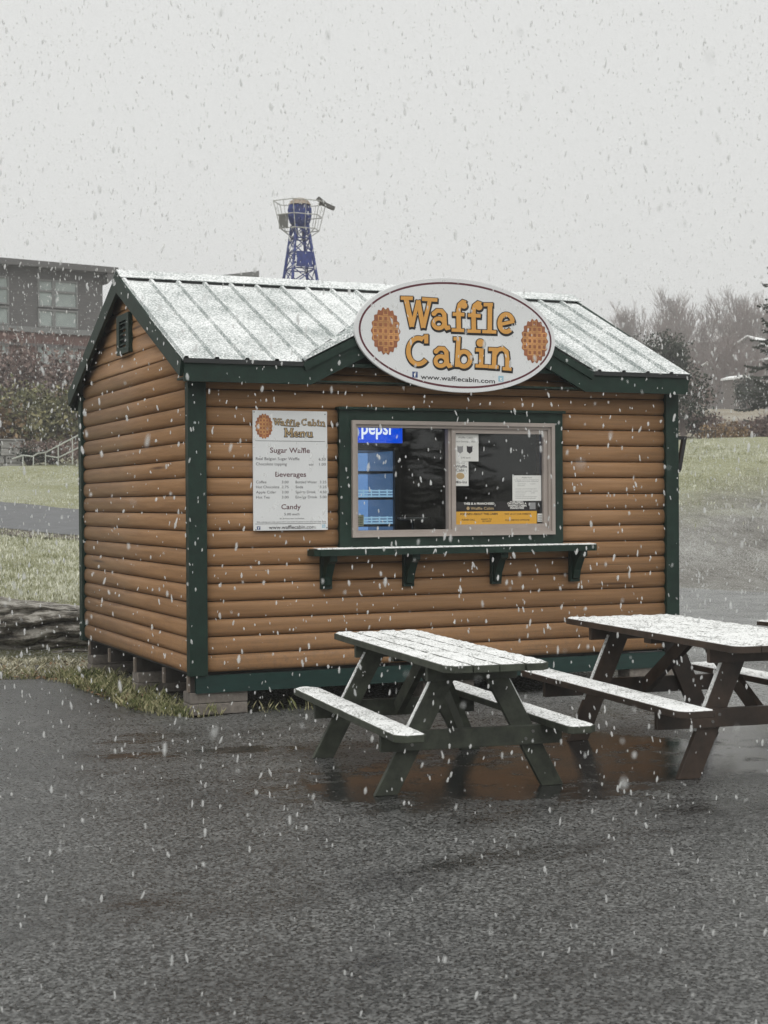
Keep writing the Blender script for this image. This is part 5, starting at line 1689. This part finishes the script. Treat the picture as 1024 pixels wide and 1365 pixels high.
# ------------------------------------------------------------------ buildings
M['brick'] = simple("dark_red_brick", (0.125, 0.070, 0.058), 0.9, 0.35, 3, (1, 1, 5), 0.3)
M['clad'] = simple("charcoal_cladding", (0.095, 0.092, 0.090), 0.7, 0.2, 2, (1, 1, 8), 0.2)
M['win_pale'] = simple("pale_window_glass", (0.26, 0.30, 0.285), 0.12, 0.2, 0.6, bmp=0)
M['frame_pale'] = flat("pale_frame", (0.17, 0.175, 0.17), 0.6)
ang = math.atan2(3.2, 4.7)
bx, by = site(-13.6, 75.2)
b_ang = math.atan2(FR[1], FR[0]) + ang
apt = empty("apartment_building", (bx, by, 0), b_ang)
tag(apt, "flat-roofed grey and brick apartment building half hidden by snowfall at left", "building")
BT = 13.12
MB().box(-30, 0, 0, 12, 3.0, 9.75).build("brick_wall", M['brick'], apt)
MB().box(-30.05, 0.05, -0.06, 12, 9.75, BT-0.401).build("clad_wall", M['clad'], apt)
MB().box(-30.6, 0.60, -0.7, 12.6, BT-0.40, BT-0.12).build("roof_slab", M['clad'], apt)
MB().prism([(0.595, BT-0.401), (0.05, BT-0.95), (0.051, BT-0.401)], 'y', -0.65, 12.5).build("soffit_bracket", M['clad'], apt)
MB().box(-30.1, 0.1, -0.14, -0.062, 9.70, 9.95).build("string_course", M['frame_pale'], apt)
MB().box(-30.1, 0.1, -0.12, -0.001, 9.05, 9.18).build("string_course", M['clad'], apt)
def wbay(x0, x1, z0, z1, yf, transom=True):
    w_ = MB()
    w_.box(x0-0.08, x0, yf-0.10, yf, z0-0.08, z1+0.08).box(x1, x1+0.08, yf-0.10, yf, z0-0.08, z1+0.08)
    w_.box(x0, x1, yf-0.10, yf, z0-0.08, z0).box(x0, x1, yf-0.10, yf, z1, z1+0.08)
    if transom:
        w_.box(x0, x1, yf-0.09, yf, z1-0.52, z1-0.42)
    f_ = w_.build("window", M['frame_pale'], apt)
    MB().box(x0, x1, yf-0.03, yf-0.012, z0, z1).build("pane", M['win_pale'], f_)
for bay in range(8):
    xr = -1.35 - bay * 3.42
    for (z0, z1, yf, tr_) in ((11.0, 12.15, -0.06, True), (10.05, 10.75, -0.06, False), (7.9, 9.0, 0.0, True), (5.0, 6.4, 0.0, True)):
        wbay(xr - 1.05, xr, z0, z1, yf, tr_)
        wbay(xr - 1.85, xr - 1.22, z0, z1, yf, tr_)

M['house'] = simple("hazed_house_siding", (0.17, 0.15, 0.14), 0.8, 0.15, 2, (1, 1, 6))  # distance haze worked into the siding tone, close to the bare trees
M['roof_snow'] = speckled("snowy_shingles", (0.35, 0.35, 0.34), (0.82, 0.83, 0.82), 0.25, 0.5, 8.0, 1.5, 0.9, 0.3, 0.02)
def house(px, u, w, d, wall_h, roof_h, zbase, rz, label, chimney=False):
    v = px_v(px, u)
    x, y = site(v, u)
    h_ = empty("far_house", (x, y, zbase), math.atan2(FR[1], FR[0]) + rz)
    MB().prism([(-w/2, -2), (w/2, -2), (w/2, wall_h), (0, wall_h+roof_h-0.08), (-w/2, wall_h)], 'y', -d/2, d/2).build("wall", M['house'], h_)
    o_ = 0.4 if w > 2 else 0.1
    sl_ = roof_h / (w/2)
    for sg in (-1, 1):
        MB().prism([(0, wall_h+roof_h), (sg*(w/2+o_), wall_h-o_*sl_), (sg*(w/2+o_), wall_h-o_*sl_+0.12), (0, wall_h+roof_h+0.12)], 'y', -d/2-o_, d/2+o_).build("roof_slope", M['roof_snow'], h_)
    for x0 in ((-w*0.28, w*0.12) if w > 2 else ()):
        f_ = MB().box(x0, x0+0.9, -d/2-0.06, -d/2-0.002, wall_h*0.35, wall_h*0.35+1.2).build("window", M['frame_pale'], h_)
        MB().box(x0+0.08, x0+0.82, -d/2-0.075, -d/2-0.061, wall_h*0.35+0.08, wall_h*0.35+1.12).build("pane", M['win_pale'], f_)
    if chimney:
        for cx in (-0.5, 1.0):
            MB().box(cx, cx+0.5, -0.3, 0.3, wall_h+roof_h-0.6, wall_h+roof_h+0.9).build("chimney", M['roof_snow'], h_)
    tag(h_, label, "house")
def zpx(y, u): return 1.593 + (668 - y) * u / 2069
house(1020, 142, 8.0, 7.0, 2.6, 2.2, zpx(487, 142) - 2.6, -0.62, "far house with bright snow-covered gable roof at the right edge")
house(1044, 139, 5.0, 4.0, 2.0, 0.5, zpx(484, 139) - 2.0, 0.35, "low far garage with snowy roof just below the gabled house")
house(946, 182, 3.6, 4.6, 2.8, 0.8, zpx(459, 182) - 2.8, 0.7, "tiny far house with two snowy chimneys among the bare trees", True)
house(984, 97, 1.2, 1.2, 1.2, 0.15, zpx(508, 97) - 1.2, 0.5, "low shed with thin snowy roof left of the round evergreen")

pav = empty("pavilion_building", (*site(px_v(345, 82), 82), 0), math.atan2(FR[1], FR[0]) + 0.35)
tag(pav, "grey shed roof corner rising just above the cabin ridge left of the tower", "building")
kz = 82 / 2069
ptop = 1.593 + (673 - 365.5) * kz
MB().prism([(-5.5, 2.5), (-0.3, 2.5), (-0.3, ptop-0.5), (-5.5, ptop-1.2)], 'y', 0, 6).build("wall", M['clad'], pav)
MB().prism([(-6.0, ptop-1.3), (0, ptop-0.42), (0, ptop), (-6.0, ptop-0.95)], 'y', -0.5, 6.5).build("roof", simple("grey_roof_edge", (0.11, 0.115, 0.11), 0.7), pav)

# ------------------------------------------------------------------ stone wall and handrail on the left bank
M['stone'] = simple("pale_stone_block", (0.24, 0.235, 0.225), 0.9, 0.35, 3, (1, 1, 3), 0.5, 0.02, 0.2)
sw_ = empty("stone_wall", (*site(px_v(31, 53.5), 53.5), hz(px_v(31, 53.5), 53.5) - 0.15), math.atan2(FR[1], FR[0]) + 0.10)
tag(sw_, "pale stone retaining wall at the far left above the lawn", "wall")
rs = random.Random(9)
for r_ in range(4):
    x = -0.0
    while x > -9.5:
        w_ = rs.uniform(0.45, 0.95)
        MB().box(x - w_ + 0.02, x - 0.02, rs.uniform(-0.05, 0.02), 0.45, r_*0.26, r_*0.26 + 0.245).build("stone_block", M['stone'], sw_, bevel=0.02)
        x -= w_
MB().box(-9.6, 0.03, -0.08, 0.5, 1.045, 1.10).build("cap_stone", M['stone'], sw_)
# mulched planting bed beside it
bed = shrub("ground_cover_bed", px_v(70, 54.5), 54.5, 3.4, 0.95, M['sh_red'], "low dark russet planting in the bed under the handrail", 2200, None, "shrub", 0.06, seed=91, lobes=7)
bed.scale = (1.0, 1.0, 1.0)
bed2 = shrub("ground_cover_bed", px_v(40, 54.0), 54.0, 2.0, 0.8, M['ever'], "low dark green planting between stone wall and handrail", 1200, None, "shrub", 0.06, seed=92, lobes=5)
hr = empty("handrail", (*site(px_v(31, 53.0), 53.0), 0), math.atan2(FR[1], FR[0]))
tag(hr, "pale metal stair handrail climbing toward the cabin corner at left", "handrail")
k53 = 53.0 / 2069
def hp(px, y, d=0.0): return ((px - 31) * k53, d, 1.593 + (675 - y) * k53)
M['rail'] = simple("pale_rail_metal", (0.42, 0.44, 0.40), 0.5, 0.1, 4, bmp=0)
MB().tube([hp(18, 614), hp(32, 609.5), hp(45, 611), hp(52, 607), hp(62, 606), hp(112, 580), hp(135, 568)], 0.026, 6).build("rail", M['rail'], hr)
MB().tube([hp(46, 611, 0.9), hp(62, 607, 0.9), hp(112, 585, 0.9), hp(135, 574, 0.9)], 0.024, 6).build("rail", M['rail'], hr)
MB().tube([hp(62, 610), hp(79, 613), hp(112, 597), hp(135, 586)], 0.024, 6).build("rail", M['rail'], hr)
for px, y0, y1 in ((32, 628, 610), (46, 628, 611), (62, 630, 606), (79, 630, 598), (98, 622, 588), (116, 612, 579)):
    MB().tube([hp(px, y0), hp(px, y1)], 0.022, 6).build("post", M['rail'], hr)

# ------------------------------------------------------------------ haze of falling snow, and the flakes
def haze_mat():
    m, ns, ls, b = new_mat("snowy_air")
    ns.remove(b)
    pvn = ns.new("ShaderNodeVolumePrincipled")
    pvn.inputs["Color"].default_value = (0.97, 0.972, 0.965, 1)
    pvn.inputs["Density"].default_value = 0.0017
    pvn.inputs["Anisotropy"].default_value = 0.0
    ls.new(pvn.outputs[0], ns["Material Output"].inputs["Volume"])
    return m
HAZE = True
if HAZE:
    hb = MB().box(-250, 400, -200, 420, -1.2, 40.0).build("haze", haze_mat())
    tag(hb, "pale air thick with falling snow", None, None, "stuff")

def flake_mat():
    m, ns, ls, b = new_mat("snowflake")
    b.inputs["Base Color"].default_value = (0.90, 0.91, 0.90, 1)
    b.inputs["Roughness"].default_value = 0.9
    b.inputs["Specular IOR Level"].default_value = 0.0
    tl = ns.new("ShaderNodeBsdfTranslucent"); tl.inputs[0].default_value = (0.90, 0.91, 0.90, 1)
    mx = ns.new("ShaderNodeMixShader"); mx.inputs[0].default_value = 0.45
    ls.new(b.outputs[0], mx.inputs[1]); ls.new(tl.outputs[0], mx.inputs[2])
    tr = ns.new("ShaderNodeBsdfTransparent")          # a flake is mostly air
    mx2 = ns.new("ShaderNodeMixShader"); mx2.inputs[0].default_value = 0.50
    ls.new(mx.outputs[0], mx2.inputs[1]); ls.new(tr.outputs[0], mx2.inputs[2])
    ls.new(mx2.outputs[0], ns["Material Output"].inputs[0])
    return m
M['flake'] = flake_mat()
def flakes(n_near, n_mid, n_far):
    P = []
    def scatter(n, v0, v1, u0, u1, z0, z1):
        q = np.stack([RNG.uniform(v0, v1, n), RNG.uniform(u0, u1, n), RNG.uniform(z0, z1, n)], -1)
        return q
    Q = np.concatenate([scatter(n_near, -3.2, 3.2, 0.9, 9.5, 0.0, 5.5), scatter(n_mid, -6.5, 6.5, 9.5, 20, 0.0, 8.0), scatter(n_far, -15, 15, 20, 48, 1.0, 19)])
    X = np.stack([CAM[0]+FR[0]*Q[:, 0]+FF[0]*Q[:, 1], CAM[1]+FR[1]*Q[:, 0]+FF[1]*Q[:, 1], Q[:, 2]], -1)
    zmax = np.minimum(RIDGE_Z + 0.1, np.minimum(EAVE + 0.12 + SL*(X[:, 1]+OH+0.1), EAVE + 0.12 + SL*(2*RIDGE_Y+OH+0.1-X[:, 1])))
    inside = (X[:, 0] > -0.15) & (X[:, 0] < W+0.15) & (X[:, 1] > -0.30) & (X[:, 1] < D+0.30) & (X[:, 2] < zmax + 0.2)
    inside |= (X[:, 2] < hill(Q[:, 0], Q[:, 1]) + 0.03)
    X, u = X[~inside], Q[~inside, 1]
    n = len(X)
    w = RNG.lognormal(math.log(0.0072), 0.42, n)
    w = w * np.interp(u, [0.9, 2.5, 6, 12, 20, 30, 62], [0.32, 0.5, 0.85, 1.0, 1.1, 1.5, 2.3])
    w = np.minimum(w, np.interp(u, [0.9, 3, 8, 14, 60], [0.0042, 0.0075, 0.0125, 0.018, 0.05]))
    el = RNG.uniform(1.4, 3.2, n)
    d = np.stack([w, w, w*el], -1) * 0.5 * RNG.uniform(0.8, 1.25, (n, 3))
    # ragged rounded clumps: stacked uneven rings
    K, RG = 6, [(-1.0, 0.18), (-0.62, 0.80), (-0.05, 1.0), (0.55, 0.78), (1.0, 0.15)]
    V = np.zeros((n, K * len(RG), 3))
    rj = RNG.uniform(0.5, 1.3, (n, K * len(RG)))
    for r_, (zz, rr) in enumerate(RG):
        for k in range(K):
            an = 2 * math.pi * (k + 0.5 * r_) / K
            q = r_ * K + k
            V[:, q, 0] = d[:, 0] * rr * math.cos(an) * rj[:, q]
            V[:, q, 1] = d[:, 1] * rr * math.sin(an) * rj[:, q]
            V[:, q, 2] = d[:, 2] * zz
    tl = RNG.normal(0, 0.16, (n, 2))
    V[:, :, 0] += V[:, :, 2] * tl[:, :1]
    V[:, :, 1] += V[:, :, 2] * tl[:, 1:]
    V = V + X[:, None, :]
    T0 = []
    for r_ in range(len(RG) - 1):
        for k in range(K):
            a, b = r_ * K + k, r_ * K + (k + 1) % K
            T0 += [(a, b, b + K), (a, b + K, a + K)]
    T0 = np.array(T0)
    T = (np.arange(n) * K * len(RG))[:, None, None] + T0[None]
    o = tri_mesh("falling_snow", V.reshape(-1, 3), T.reshape(-1, 3), M['flake'], smooth=True)
    tag(o, "snowflakes falling all through the air", None, None, "stuff")
flakes(11000, 15000, 32000)
